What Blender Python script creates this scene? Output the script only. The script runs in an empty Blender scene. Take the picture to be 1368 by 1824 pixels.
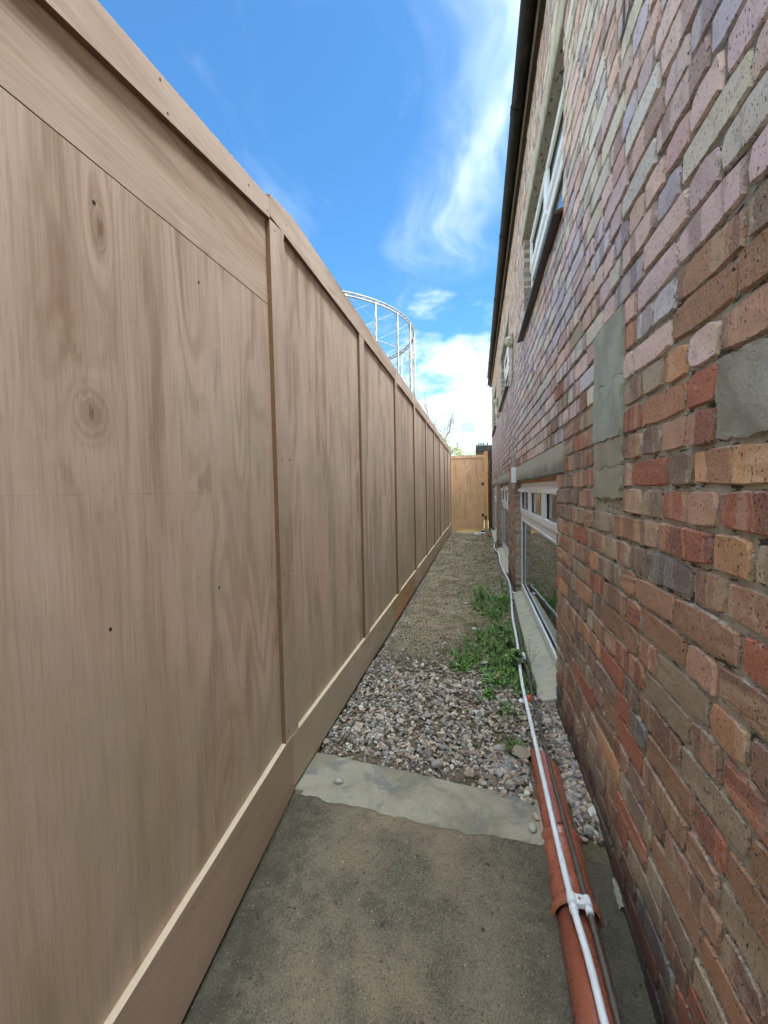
import bpy, bmesh, math, random
import numpy as np
from mathutils import Vector, Matrix, noise as mn

random.seed(7); np.random.seed(7)
SC = bpy.context.scene
COL = SC.collection

# ------------------------------------------------------------------ camera, sky, sun, exposure
H = 1.22                      # eye height above the far end of the passage
cam = bpy.data.cameras.new('camera')
co = bpy.data.objects.new('camera', cam); COL.objects.link(co); SC.camera = co
R = Matrix(((0.975654190962, 0.006341752241, 0.219222904451),
            (0.218549738217, 0.055295716898, -0.974257868859),
            (-0.018300589687, 0.998449881502, 0.052563509642)))
co.matrix_world = Matrix.Translation((0, 0, H)) @ R.to_4x4()
cam.sensor_fit = 'HORIZONTAL'; cam.sensor_width = 36.0
cam.lens = 740.0 / 1368.0 * 36.0
cam.clip_start = 0.05; cam.clip_end = 3000

SUN_EL, SUN_AZ = math.radians(56), math.radians(100)      # azimuth clockwise from +Y (along the passage)
EXPOSURE = 2.95
SC.view_settings.view_transform = 'Standard'
SC.view_settings.look = 'None'
SC.view_settings.exposure = EXPOSURE
SC.view_settings.gamma = 1.0
SC.view_settings.use_curve_mapping = False
SC.render.engine = 'CYCLES'
SC.cycles.adaptive_threshold = .02; SC.cycles.max_bounces = 6; SC.cycles.diffuse_bounces = 4; SC.cycles.glossy_bounces = 2; SC.cycles.transparent_max_bounces = 6

sd = bpy.data.lights.new('sun', 'SUN'); sd.energy = 2.0; sd.angle = math.radians(0.5); sd.color = (1, .955, .88)
so = bpy.data.objects.new('sun', sd); COL.objects.link(so)
dirv = Vector((math.sin(SUN_AZ) * math.cos(SUN_EL), math.cos(SUN_AZ) * math.cos(SUN_EL), math.sin(SUN_EL)))
so.rotation_euler = dirv.to_track_quat('Z', 'Y').to_euler()
so.location = (5, -5, 20)


# ------------------------------------------------------------------ node helpers
class NT:
    def __init__(s, tree):
        s.t = tree; s.n = tree.nodes; s.l = tree.links
        s._geo = None; s._tc = None

    def put(s, inp, v):
        if v is None: return
        if isinstance(v, bpy.types.NodeSocket): s.l.new(v, inp)
        else:
            try:
                if hasattr(inp.default_value, '__len__'):
                    n = len(inp.default_value)
                    if not hasattr(v, '__len__'): v = (v,) * 3
                    v = tuple(v)
                    if n == 4 and len(v) == 3: v = v + (1,)
                inp.default_value = v
            except TypeError: raise

    def node(s, typ, **kw):
        n = s.n.new(typ)
        for k, v in kw.items(): setattr(n, k, v)
        return n

    def geo(s):
        if not s._geo: s._geo = s.n.new('ShaderNodeNewGeometry')
        return s._geo

    def pos(s): return s.geo().outputs['Position']

    def obj(s):
        if not s._tc: s._tc = s.n.new('ShaderNodeTexCoord')
        return s._tc.outputs['Object']

    def oinfo(s, k):
        return s.n.new('ShaderNodeObjectInfo').outputs[k]

    def attr(s, name, k='Color'):
        n = s.n.new('ShaderNodeAttribute'); n.attribute_name = name; return n.outputs[k]

    def m(s, op, a, b=None, c=None, clamp=False):
        n = s.n.new('ShaderNodeMath'); n.operation = op; n.use_clamp = clamp
        s.put(n.inputs[0], a); s.put(n.inputs[1], b); s.put(n.inputs[2], c)
        return n.outputs[0]

    def add(s, a, b): return s.m('ADD', a, b)
    def sub(s, a, b): return s.m('SUBTRACT', a, b)
    def mul(s, a, b): return s.m('MULTIPLY', a, b)
    def mx(s, a, b): return s.m('MAXIMUM', a, b)
    def mi(s, a, b): return s.m('MINIMUM', a, b)

    def v(s, op, a, b=None, k=0):
        n = s.n.new('ShaderNodeVectorMath'); n.operation = op
        s.put(n.inputs[0], a); s.put(n.inputs[1], b)
        return n.outputs[k]

    def sep(s, a):
        n = s.n.new('ShaderNodeSeparateXYZ'); s.put(n.inputs[0], a); return n.outputs

    def comb(s, x=0., y=0., z=0.):
        n = s.n.new('ShaderNodeCombineXYZ')
        s.put(n.inputs[0], x); s.put(n.inputs[1], y); s.put(n.inputs[2], z); return n.outputs[0]

    def noise(s, vec, scale, detail=4., rough=.55, dist=0., col=False):
        n = s.n.new('ShaderNodeTexNoise'); s.put(n.inputs['Vector'], vec)
        s.put(n.inputs['Scale'], scale); s.put(n.inputs['Detail'], detail)
        s.put(n.inputs['Roughness'], rough); s.put(n.inputs['Distortion'], dist)
        return n.outputs[1 if col else 0]

    def voro(s, vec, scale, feat='F1', out='Distance', rnd=1.):
        n = s.n.new('ShaderNodeTexVoronoi'); n.feature = feat; s.put(n.inputs['Vector'], vec)
        s.put(n.inputs['Scale'], scale); s.put(n.inputs['Randomness'], rnd)
        return n.outputs[out]

    def rng(s, x, a, b, c=0., d=1., smooth=True):
        n = s.n.new('ShaderNodeMapRange'); n.interpolation_type = 'SMOOTHSTEP' if smooth else 'LINEAR'
        for i, q in enumerate((x, a, b, c, d)): s.put(n.inputs[i], q)
        return n.outputs[0]

    def mix(s, f, a, b, blend='MIX'):
        n = s.n.new('ShaderNodeMix'); n.data_type = 'RGBA'; n.blend_type = blend
        s.put(n.inputs[0], f); s.put(n.inputs[6], a); s.put(n.inputs[7], b)
        return n.outputs[2]

    def ramp(s, x, stops, interp='LINEAR'):
        n = s.n.new('ShaderNodeValToRGB'); s.put(n.inputs[0], x); cr = n.color_ramp; cr.interpolation = interp
        while len(cr.elements) < len(stops): cr.elements.new(.5)
        for e, (p, c) in zip(cr.elements, stops):
            e.position = p; e.color = tuple(c) + (1,)
        return n.outputs[0]

    def bump(s, h, strength=.5, dist=.002, normal=None):
        n = s.n.new('ShaderNodeBump'); s.put(n.inputs['Height'], h)
        s.put(n.inputs['Strength'], strength); s.put(n.inputs['Distance'], dist)
        if normal is not None: s.put(n.inputs['Normal'], normal)
        return n.outputs[0]


def material(name, fn):
    m = bpy.data.materials.new(name); m.use_nodes = True
    t = NT(m.node_tree); b = m.node_tree.nodes['Principled BSDF']
    r = fn(t)
    for k, v in r.items():
        key = {'col': 'Base Color', 'rough': 'Roughness', 'normal': 'Normal', 'metal': 'Metallic',
               'spec': 'Specular IOR Level', 'trans': 'Transmission Weight', 'sub': 'Subsurface Weight'}[k]
        t.put(b.inputs[key], v)
    return m


# ------------------------------------------------------------------ sky
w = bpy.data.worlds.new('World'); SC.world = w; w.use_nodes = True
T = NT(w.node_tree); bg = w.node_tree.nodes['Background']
sky = T.node('ShaderNodeTexSky', sky_type='NISHITA', sun_disc=False, sun_elevation=SUN_EL, sun_rotation=SUN_AZ,
             altitude=50, air_density=1.0, dust_density=0.6, ozone_density=1.6)
gen = T.n.new('ShaderNodeTexCoord').outputs['Generated']
d = T.sep(gen)
zc = T.mx(d[2], .04)
pxx = T.m('DIVIDE', d[0], zc); pyy = T.m('DIVIDE', d[1], zc)
pp = T.comb(pxx, pyy, 0.)
warp = T.v('SCALE', T.v('SUBTRACT', T.noise(pp, 2.2, 1, .5, col=True), (.5, .5, .5)), None)
warp.node.inputs['Scale'].default_value = .35
pw = T.v('ADD', pp, warp)
# wispy cirrus, drawn out along one wind direction
st = T.v('MULTIPLY', pw, (2.6, .9, 1.))
cir = T.noise(st, 1.3, 4, .62)
# unseen high cloud, added overhead and behind the camera to brighten the passage
fill_cloud = T.mx(T.rng(d[1], .45, -.1, 0, 1), T.rng(d[2], .76, .93, 0, 1))
cirrus = T.mul(T.rng(T.add(cir, T.mul(fill_cloud, .26)), .50, .80), T.add(.16, T.mul(fill_cloud, .79)))
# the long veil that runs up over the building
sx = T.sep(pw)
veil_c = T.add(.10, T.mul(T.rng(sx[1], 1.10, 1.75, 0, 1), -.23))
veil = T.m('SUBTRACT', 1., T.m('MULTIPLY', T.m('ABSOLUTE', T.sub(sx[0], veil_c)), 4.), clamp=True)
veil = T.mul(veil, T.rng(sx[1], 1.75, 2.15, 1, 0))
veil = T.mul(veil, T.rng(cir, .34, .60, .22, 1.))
# cumulus bank low over the horizon
low = T.noise(T.v('MULTIPLY', gen, (3.2, 3.2, 7.)), 1.5, 4, .58)
el = d[2]
bank_t = T.rng(el, .22, .43, .36, .74, smooth=False)
bank = T.rng(T.sub(low, bank_t), -.05, .16)
haze_ = T.rng(el, .0, .28, .75, 0.)
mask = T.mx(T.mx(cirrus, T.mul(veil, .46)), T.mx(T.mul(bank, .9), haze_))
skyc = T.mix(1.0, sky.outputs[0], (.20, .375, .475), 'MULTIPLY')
cl_shade = T.add(.5, T.sub(cir, low))
cloudc = T.mix(T.rng(cl_shade, .35, .65), (1.75, 2.15, 2.35), (2.5, 2.75, 2.9))
# thin cloud scatters forward: brighter nearer the sun, boosted to light the passage
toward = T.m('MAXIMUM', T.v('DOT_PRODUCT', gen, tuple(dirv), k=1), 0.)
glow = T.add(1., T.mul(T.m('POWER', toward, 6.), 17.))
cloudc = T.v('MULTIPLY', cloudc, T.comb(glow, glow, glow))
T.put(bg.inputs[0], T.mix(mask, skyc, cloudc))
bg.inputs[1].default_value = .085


# ------------------------------------------------------------------ mesh helpers
class MB:
    def __init__(s): s.v = []; s.f = []; s.mi = []; s.col = []; s.smooth = []

    def face(s, idx, mi=0, col=None, sm=False):
        s.f.append(tuple(idx)); s.mi.append(mi); s.col.append(col); s.smooth.append(sm)

    def box(s, x0, x1, y0, y1, z0, z1, mi=0, mis=None, col=None):
        b = len(s.v)
        s.v += [(x, y, z) for x in (x0, x1) for y in (y0, y1) for z in (z0, z1)]
        F = [(0, 1, 3, 2), (4, 6, 7, 5), (0, 4, 5, 1), (2, 3, 7, 6), (0, 2, 6, 4), (1, 5, 7, 3)]  # -x +x -y +y -z +z
        for i, q in enumerate(F): s.face([b + k for k in q], (mis[i] if mis else mi), col)
        return s

    def prism(s, poly, x0, x1, mi_face=0, mi_side=0):
        """poly in (y,z), extruded along x"""
        n = len(poly); b = len(s.v)
        s.v += [(x0, y, z) for y, z in poly] + [(x1, y, z) for y, z in poly]
        s.face([b + i for i in range(n)], mi_face); s.face([b + n + i for i in reversed(range(n))], mi_face)
        for i in range(n):
            j = (i + 1) % n; s.face((b + i, b + n + i, b + n + j, b + j), mi_side)
        return s

    def tube(s, pts, r, n=10, mi=0, caps=True, rad=None):
        pts = [Vector(p) for p in pts]; m = len(pts); b = len(s.v)
        up = Vector((0, 0, 1))
        for i, p in enumerate(pts):
            t = (pts[min(i + 1, m - 1)] - pts[max(i - 1, 0)]).normalized()
            a = t.cross(up)
            if a.length < .05: a = t.cross(Vector((0, 1, 0)))
            a.normalize(); c = a.cross(t)
            rr = rad[i] if rad else r
            for k in range(n):
                q = 2 * math.pi * k / n
                s.v.append(tuple(p + a * math.cos(q) * rr + c * math.sin(q) * rr))
        for i in range(m - 1):
            for k in range(n):
                k2 = (k + 1) % n
                s.face((b + i * n + k, b + i * n + k2, b + (i + 1) * n + k2, b + (i + 1) * n + k), mi, sm=True)
        if caps:
            s.face([b + k for k in reversed(range(n))], mi); s.face([b + (m - 1) * n + k for k in range(n)], mi)
        return s

    def data(s, name, mats, center=None, fixn=True):
        me = bpy.data.meshes.new(name)
        V = np.array(s.v, dtype=float)
        if center is None: center = (V.min(0) + V.max(0)) / 2
        V = V - np.array(center)
        me.from_pydata([tuple(p) for p in V], [], s.f)
        for m_ in mats: me.materials.append(m_)
        me.polygons.foreach_set('material_index', s.mi)
        me.polygons.foreach_set('use_smooth', s.smooth)
        if any(c is not None for c in s.col):
            a = me.attributes.new('fcol', 'FLOAT_COLOR', 'FACE')
            a.data.foreach_set('color', np.array([tuple(c or (1, 1, 1)) + (1,) for c in s.col], dtype=np.float32).ravel())
        if fixn:
            bm = bmesh.new(); bm.from_mesh(me); bmesh.ops.recalc_face_normals(bm, faces=bm.faces); bm.to_mesh(me); bm.free()
        me.update()
        return me, center

    def build(s, name, mats, parent=None, bevel=0., fixn=True, center=None):
        if not isinstance(mats, (list, tuple)): mats = [mats]
        me, c = s.data(name, mats, center, fixn)
        return link(name, me, c, parent, bevel)


def wloc(o):
    p = Vector(o.location)
    while o.parent: o = o.parent; p += Vector(o.location)
    return p


def link(name, me, loc, parent=None, bevel=0.):
    o = bpy.data.objects.new(name, me); COL.objects.link(o)
    l = Vector(loc)
    if parent is not None: o.parent = parent; l = l - wloc(parent)
    o.location = l
    if bevel:
        b = o.modifiers.new('bevel', 'BEVEL'); b.width = bevel; b.segments = 2; b.limit_method = 'ANGLE'
    return o


def thing(name, label, cat, loc=(0, 0, 0), group=None):
    o = bpy.data.objects.new(name, None); COL.objects.link(o); o.location = loc; o.empty_display_size = .1
    return tag(o, label, cat, group)


def tag(o, label=None, cat=None, group=None, kind=None):
    if label: o['label'] = label
    if cat: o['category'] = cat
    if group: o['group'] = group
    if kind: o['kind'] = kind
    return o


def fb(x, y, z=0., sc=1., oct=3):
    return mn.fractal(Vector((x * sc, y * sc, z * sc)), .5, 2.0, oct)


# ------------------------------------------------------------------ materials
def wood(name, tint=(1, 1, 1), horiz=False, contrast=1., knot=True, gate=False, knots=(), base=((.70, .55, .45), (.60, .45, .345), (.78, .64, .53))):
    def fn(t):
        o = t.obj(); rn = t.oinfo('Random')
        off = t.comb(t.mul(rn, 13.), t.mul(rn, 37.), t.mul(rn, 91.))
        q = t.sep(t.v('ADD', o, off))
        if gate: al, ac = q[2], q[0]
        else: al, ac = (q[1], q[2]) if horiz else (q[2], q[1])     # along / across the grain
        # rotary-cut figure: contour lines of a slow field, drawn out along the grain
        fld = t.noise(t.comb(t.mul(ac, 2.3), t.mul(al, .55), t.mul(rn, 9.)), 1.3, 2, .5)
        for (ky, kz, ra, rb) in knots:       # eyes in the figure of one particular sheet
            pw_ = t.sep(t.pos())
            e1 = t.m('DIVIDE', t.sub(pw_[1], ky), ra); e2 = t.m('DIVIDE', t.sub(pw_[2], kz), rb)
            dd = t.add(t.mul(e1, e1), t.mul(e2, e2))
            fld = t.add(fld, t.mul(t.m('EXPONENT', t.mul(dd, -.9)), .17))
        rings = t.rng(t.m('SINE', t.mul(fld, 78.)), -.2, 1, 0, 1)
        zone = t.rng(t.noise(t.comb(t.mul(ac, 3.4), t.mul(al, .7), t.mul(rn, 5.)), 1.2, 1, .5), .40, .62)
        fine = t.noise(t.comb(t.mul(ac, 150.), t.mul(al, 4.), t.mul(fld, 14.)), 1., 2, .6)
        pore = t.noise(t.comb(t.mul(ac, 420.), t.mul(al, 14.), 3.), 1., 1, .7)
        broad = t.noise(t.comb(t.mul(ac, 9.), t.mul(al, .55), t.mul(fld, 6.)), 1., 3, .6)
        blotch = t.noise(t.comb(t.mul(ac, 2.2), t.mul(al, 1.1), 7.), 1.4, 2, .55)
        c = t.mix(t.rng(broad, .36, .62), base[0], base[1])
        c = t.mix(t.mul(t.rng(blotch, .42, .66), .6), c, base[2])
        c = t.mix(t.mul(t.rng(broad, .54, .66), .58 * contrast), c, (.36, .245, .18))
        c = t.mix(t.mul(t.mul(rings, zone), .38 * contrast), c, (.38, .25, .17), 'MIX')
        c = t.mix(t.mul(t.rng(fine, .47, .76), .34 * contrast), c, (.36, .255, .19))
        c = t.mix(t.mul(t.rng(fine, .30, .48, 1, 0), .22), c, (.84, .74, .64))
        c = t.mix(t.mul(t.rng(pore, .60, .75), .35), c, (.26, .17, .12))
        if knot:
            kv = t.voro(t.comb(t.add(t.mul(ac, 1.9), t.mul(t.sub(fld, .5), .8)), t.mul(al, .85), t.mul(rn, 3.)), 1., rnd=1.)
            kr = t.rng(t.m('SINE', t.mul(kv, 95.)), -.3, 1)
            near_ = t.rng(kv, .03, .30, 1, 0)
            c = t.mix(t.mul(near_, t.add(.22, t.mul(kr, .22))), c, (.40, .27, .17))
            c = t.mix(t.mul(t.rng(kv, .0, .055, 1, 0), .6), c, (.22, .13, .08))
        for (ky, kz, ra, rb) in knots[:2]:
            pw_ = t.sep(t.pos())
            e1 = t.m('DIVIDE', t.sub(pw_[1], ky), ra * .45); e2 = t.m('DIVIDE', t.sub(pw_[2], kz), rb * .38)
            dd = t.add(t.add(t.mul(e1, e1), t.mul(e2, e2)), t.mul(t.sub(fine, .5), .9))
            c = t.mix(t.mul(t.rng(dd, .0, 2.2, 1, 0), t.add(.34, t.mul(t.m('SINE', t.mul(t.m('SQRT', t.mx(dd, .0)), 17.)), .22))), c, (.36, .235, .14))
            c = t.mix(t.mul(t.rng(dd, .0, .16, 1, 0), .6), c, (.20, .115, .07))
        # uneven dull green tone, stronger towards the foot of the boards
        g = t.noise(t.pos(), 1.7, 3, .6)
        wz = t.sep(t.pos())[2]
        c = t.mix(t.mul(t.rng(t.add(g, t.mul(wz, -.19)), .20, .56), .64), c, (.44, .40, .285))
        if knot:    # faint horizontal veneer joint
            ln = t.rng(t.m('ABSOLUTE', t.sub(wz, 1.222)), .0, .0016, 1, 0)
            c = t.mix(t.mul(t.mul(t.mul(ln, t.m('LESS_THAN', t.sep(t.pos())[1], 1.5)), t.rng(t.noise(t.pos(), 9, 2), .42, .6)), .5), c, (.25, .18, .13))
        c = t.mix(1., c, tint, 'MULTIPLY')
        vb = t.rng(rn, 0, 1, .90, 1.08, smooth=False)
        c = t.mix(1., c, t.comb(vb, vb, vb), 'MULTIPLY')
        return dict(col=c, rough=.72, spec=.18, normal=t.bump(fine, .35, .0006))
    return material(name, fn)


M = {}
M['ply_v'] = wood('plywood_upright_grain', (1.06, .985, .925))
M['ply_knotty'] = wood('plywood_knotty_sheet', (1.08, 1.0, .94), knots=((.700, 1.385, .10, .15), (.742, 1.775, .05, .16), (1.085, 1.17, .055, .17), (.46, .75, .07, .3), (1.24, 1.62, .05, .26)))
M['ply_h'] = wood('plywood_level_grain', (1.02, .95, .90), horiz=True, knot=False, contrast=.6)
M['ply_fill'] = wood('plywood_filler', (.96, .89, .81), horiz=True, knot=False, contrast=.9)
M['batten'] = wood('batten_ply', (1.06, .98, .93), contrast=.6, knot=False)
M['ply_pink'] = wood('pink_ply', (.98, .85, .79), horiz=True, contrast=.45, knot=False)
M['ply_red'] = wood('reddish_ply', (.95, .68, .50), horiz=True, contrast=.7, knot=False)
M['ply_grey'] = wood('grey_green_ply', (1.02, .98, .90), horiz=True, contrast=.35, knot=False)
M['ply_gate'] = wood('gate_ply', (1.22, 1.0, .74), contrast=1.1, knot=False, gate=True)
M['gate_rail'] = wood('gate_rail_ply', (1.22, .98, .80), contrast=.4, knot=False, gate=True)
M['softwood'] = wood('yellow_softwood', (1.22, .90, .50), contrast=.5, knot=False, gate=True)
M['old_wood'] = wood('old_dark_wood', (.20, .17, .15), contrast=1.3, knot=False, gate=True)


def edge_fn(light):
    def fn(t):
        x = t.sep(t.pos())[0]
        st = t.m('SINE', t.mul(x, 1500.))
        n = t.noise(t.pos(), 60, 3, .7)
        a, b = ((.70, .58, .44), (.52, .39, .27)) if light else ((.32, .19, .11), (.12, .065, .035))
        c = t.mix(t.rng(t.add(st, t.mul(t.sub(n, .5), 2.)), -.6, .6), a, b)
        return dict(col=c, rough=.8, spec=.1)
    return fn


M['edge_skylit'] = material('ply_edge_skylit', edge_fn(True))  # kickboard edges: sky light on their tops put into a paler colour
M['edge_dark'] = material('ply_edge_dark', edge_fn(False))


def plain(name, col, rough=.5, metal=0., spec=.5, var=.0, scale=20., bump=0., bd=.001):
    def fn(t):
        n = t.noise(t.pos(), scale, 4, .6)
        k = t.rng(n, .3, .7, 1 - var, 1 + var, smooth=False)
        r = dict(col=t.mix(1., col, t.comb(k, k, k), 'MULTIPLY'), rough=rough, metal=metal, spec=spec)
        if bump: r['normal'] = t.bump(n, bump, bd)
        return r
    return material(name, fn)


M['upvc'] = plain('white_upvc', (.86, .88, .91), .3, var=.04, scale=6)
M['gasket'] = plain('black_gasket', (.02, .02, .022), .6)
M['white_plastic'] = plain('white_plastic', (.80, .83, .85), .3, var=.08, scale=30)
M['screw'] = plain('screw_hole', (.05, .03, .02), .8)
M['screw_head'] = plain('screw_metal', (.35, .27, .16), .5, metal=.6)
M['hinge'] = plain('black_iron', (.02, .018, .017), .5)
M['cable'] = plain('brown_cable', (.105, .09, .075), .45, var=.25, scale=50)
M['gas_paint'] = plain('cream_steel_paint', (.17, .155, .13), .6, var=.2, scale=1)
M['room'] = plain('room_paint', (.42, .38, .33), .9, var=.1, scale=3)
M['blind'] = plain('pale_blind', (.52, .49, .42), .9, var=.1, scale=8)
M['twig'] = plain('bare_twig_bark', (.07, .055, .045), .9)
M['spring_leaf'] = plain('spring_leaf', (.20, .22, .10), .8, var=.3, scale=.6)
M['roof_tile'] = plain('roof_tile', (.10, .06, .05), .8, var=.3, scale=4)
M['tar'] = plain('tarred_roof', (.018, .017, .018), .85, var=.4, scale=8)
M['lamp_body'] = plain('aged_cream_plastic', (.36, .32, .24), .5, var=.25, scale=30)
M['lamp_glass'] = plain('grubby_lamp_glass', (.55, .52, .42), .25, var=.2, scale=20)
M['conduit'] = plain('old_conduit', (.42, .38, .30), .6, var=.2, scale=20)
M['sill_tile'] = plain('dark_brown_sill', (.045, .028, .024), .45, var=.4, scale=15, bump=.4)
M['stick'] = plain('pale_stick', (.42, .35, .25), .85, var=.2)
M['plastic_orange'] = plain('orange_plastic', (.62, .12, .04), .4, var=.15, scale=50)
M['pink_scrap'] = plain('pink_scrap', (.75, .2, .18), .5)
M['scrap'] = plain('white_scrap', (.72, .74, .75), .6, var=.15, scale=40)
M['sand'] = plain('yellow_sand', (.40, .29, .13), .95, var=.3, scale=60, bump=.5, bd=.004)


def clay(t):
    p = t.pos()
    n = t.noise(p, 14, 4, .6); fn_ = t.noise(t.v('MULTIPLY', p, (1, .15, 1)), 260, 2, .6)
    c = t.mix(t.rng(n, .35, .7), (.40, .12, .068), (.32, .10, .065))
    dust = t.noise(p, 45, 5, .65)
    c = t.mix(t.mul(t.rng(dust, .56, .72), .35), c, (.42, .33, .27))
    spot = t.noise(p, 130, 2, .5)
    c = t.mix(t.mul(t.rng(spot, .72, .78), .7), c, (.55, .48, .42))
    return dict(col=c, rough=t.rng(n, .3, .7, .20, .36), spec=.65, normal=t.bump(fn_, .08, .0005))
M['clay'] = material('orange_drain_plastic', clay)


def conduit_fn(t):
    p = t.pos(); q = t.sep(p)
    n = t.noise(p, 40, 3, .5)
    c = t.mix(t.rng(n, .4, .8), (.82, .86, .90), (.76, .79, .81))
    # faint printed line of characters along the crown of the conduit
    y = q[1]
    ch = t.m('GREATER_THAN', t.noise(t.comb(t.mul(y, 1.), 0., 0.), 260, 1, .5), .5)
    ch2 = t.m('GREATER_THAN', t.noise(p, 480, 1, .5), .5)
    lane = t.m('LESS_THAN', t.m('ABSOLUTE', t.sub(q[0], .2575)), .0026)
    span = t.mul(t.m('GREATER_THAN', y, 1.37), t.m('LESS_THAN', y, 1.66))
    c = t.mix(t.mul(t.mul(t.mul(ch, ch2), lane), t.mul(span, .8)), c, (.12, .12, .13))
    return dict(col=c, rough=.3, spec=.5)
M['conduit_white'] = material('white_conduit', conduit_fn)


def gutter_fn(t):
    p = t.pos()
    n = t.noise(t.v('MULTIPLY', p, (9, 3.5, 9)), 1.6, 6, .65, .8)
    c = t.ramp(n, [(.36, (.004, .004, .005)), (.52, (.009, .007, .0075)), (.66, (.028, .018, .016)), (.82, (.08, .06, .052))])
    return dict(col=c, rough=.6, spec=.18, normal=t.bump(n, .4, .003))
M['gutter'] = material('black_iron_gutter', gutter_fn)
M['fascia'] = plain('fascia_paint', (.17, .14, .12), .7, var=.3, scale=12)
M['soffit'] = plain('dark_soffit', (.03, .024, .022), .8)


def brick_fn(single):
    def fn(t):
        if single:
            col = t.oinfo('Color'); rnd = t.oinfo('Random')
        else:
            col = t.attr('bcol'); rnd = t.attr('brnd', 'Fac')
        bl = t.attr('bl', 'Vector'); q = t.sep(bl)      # local y, local z, half length
        p = t.pos()
        seed = t.mul(rnd, 57.)
        # flashed bands across the brick, where it touched its neighbours in the kiln
        lie = t.m('LESS_THAN', t.m('FRACT', t.mul(rnd, 3.77)), .16)          # a few are banded lengthwise
        wob = t.mul(t.sub(t.noise(p, 30, 3, .6), .5), .55)
        bc = t.add(t.add(t.mul(q[0], t.sub(13., t.mul(lie, 11.))), t.mul(q[1], t.mul(lie, 26.))), wob)
        band = t.noise(t.comb(bc, seed, 0.), 1., 1, .4)
        on = t.m('LESS_THAN', t.m('FRACT', t.mul(rnd, 7.13)), .70)
        c = t.mix(t.mul(t.rng(band, .52, .55), on), col, t.mix(.50, col, (.17, .10, .09)))
        c = t.mix(t.mul(t.rng(band, .39, .43, 1, 0), t.mul(on, .62)), c, t.mix(.6, col, (.62, .50, .34)))
        rimb = t.rng(t.m('ABSOLUTE', t.sub(band, .52)), .004, .016, 1, 0)
        c = t.mix(t.mul(rimb, t.mul(on, .40)), c, (.62, .52, .38))
        mot = t.noise(p, 26, 4, .7)
        c = t.mix(t.mul(t.rng(mot, .50, .66), .50), c, t.mix(.45, col, (.22, .16, .11)))
        c = t.mix(t.mul(t.rng(mot, .34, .46, 1, 0), .30), c, t.mix(.5, col, (.66, .56, .44)))
        grain = t.noise(p, 300, 3, .75)
        c = t.mix(t.mul(t.rng(grain, .5, .70), .42), c, (.62, .54, .47))
        c = t.mix(t.mul(t.rng(grain, .32, .45, 1, 0), .42), c, (.10, .075, .065))
        pit = t.noise(t.v('MULTIPLY', p, (1, 1.3, .8)), 150, 2, .6)
        pits = t.rng(pit, .625, .68)
        c = t.mix(t.mul(pits, .85), c, (.022, .016, .016))
        # mortar smears and chipped, ragged arrises
        ey = t.sub(q[2], t.m('ABSOLUTE', q[0])); ez = t.sub(.03475, t.m('ABSOLUTE', q[1]))
        e = t.mi(ey, ez)
        rag = t.noise(p, 62, 3, .7)
        edge = t.rng(t.add(e, t.mul(t.sub(rag, .5), .034)), -.0015, .0030, 1, 0)
        c = t.mix(t.mul(edge, .85), c, t.mix(t.rng(rag, .4, .6), (.40, .36, .30), (.27, .22, .18)))
        sm = t.rng(t.noise(p, 9, 5, .62, .4), .60, .74)
        c = t.mix(t.mul(sm, .5), c, (.47, .44, .38))
        # damp and soot low down, streaks of green dirt
        z = t.sep(p)[2]; yy = t.sep(p)[1]
        damp = t.rng(t.add(t.sub(z, t.mul(t.rng(yy, .6, 2.4, 1, 0, smooth=False), -.0)), t.mul(t.sub(t.noise(p, 5, 4, .6), .5), .28)), -.02, .27, 1, 0)
        c = t.mix(t.mul(damp, .82), c, (.040, .037, .038))
        h = t.add(t.add(t.mul(grain, .6), t.mul(pits, -1.2)), t.mul(mot, 1.8))
        h = t.sub(h, t.mul(edge, 1.3))
        return dict(col=c, rough=.86, spec=.25, normal=t.bump(h, .9, .0022))
    return fn


M['brick'] = material('fletton_brick', brick_fn(True))
M['brick_far'] = material('fletton_brick_mass', brick_fn(False))


def mortar_fn(t):
    p = t.pos()
    n = t.noise(p, 30, 6, .7); n2 = t.noise(p, 4, 4, .6); g = t.noise(p, 300, 3, .7)
    c = t.mix(t.rng(n, .35, .65), (0.365, 0.331, 0.270), (0.540, 0.499, 0.419))
    c = t.mix(t.mul(t.rng(n2, .5, .7), .6), c, (0.486, 0.392, 0.243))
    c = t.mix(t.mul(t.rng(g, .55, .75), .5), c, (0.162, 0.135, 0.115))
    z = t.sep(p)[2]
    c = t.mix(t.mul(t.rng(z, 1.45, 1.9), .65), c, (.15, .14, .125))
    c = t.mix(t.mul(t.rng(t.noise(t.v('MULTIPLY', p, (1, .35, 1.6)), 55, 3, .6), .56, .62), .85), c, (0.034, 0.027, 0.027))  # shadow lines of the recesses under bricks, painted into the mortar
    c = t.mix(t.mul(t.rng(z, -.08, .12, 1, 0), .7), c, (0.068, 0.063, 0.061))
    return dict(col=c, rough=.95, spec=.1, normal=t.bump(t.add(n, t.mul(g, .4)), 1., .008))
M['mortar'] = material('lime_mortar', mortar_fn)


def render_fn(c0, c1, pit=.5, scale=1., bd=.003):
    def fn(t):
        p = t.pos()
        n = t.noise(p, 9 * scale, 5, .6); f = t.noise(p, 120 * scale, 4, .75); st = t.noise(t.v('MULTIPLY', p, (8, 8, 1.)), 2.4, 4, .6)
        c = t.mix(t.rng(n, .35, .65), c0, c1)
        c = t.mix(t.mul(t.rng(st, .5, .75), .45), c, (.40, .36, .26))
        c = t.mix(t.mul(t.rng(f, .6, .7), pit), c, (.07, .065, .055))
        c = t.mix(t.mul(t.rng(f, .30, .42, 1, 0), .3), c, (.55, .52, .45))
        return dict(col=c, rough=.93, spec=.15, normal=t.bump(t.add(f, t.mul(n, .8)), 1., bd))
    return fn


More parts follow.
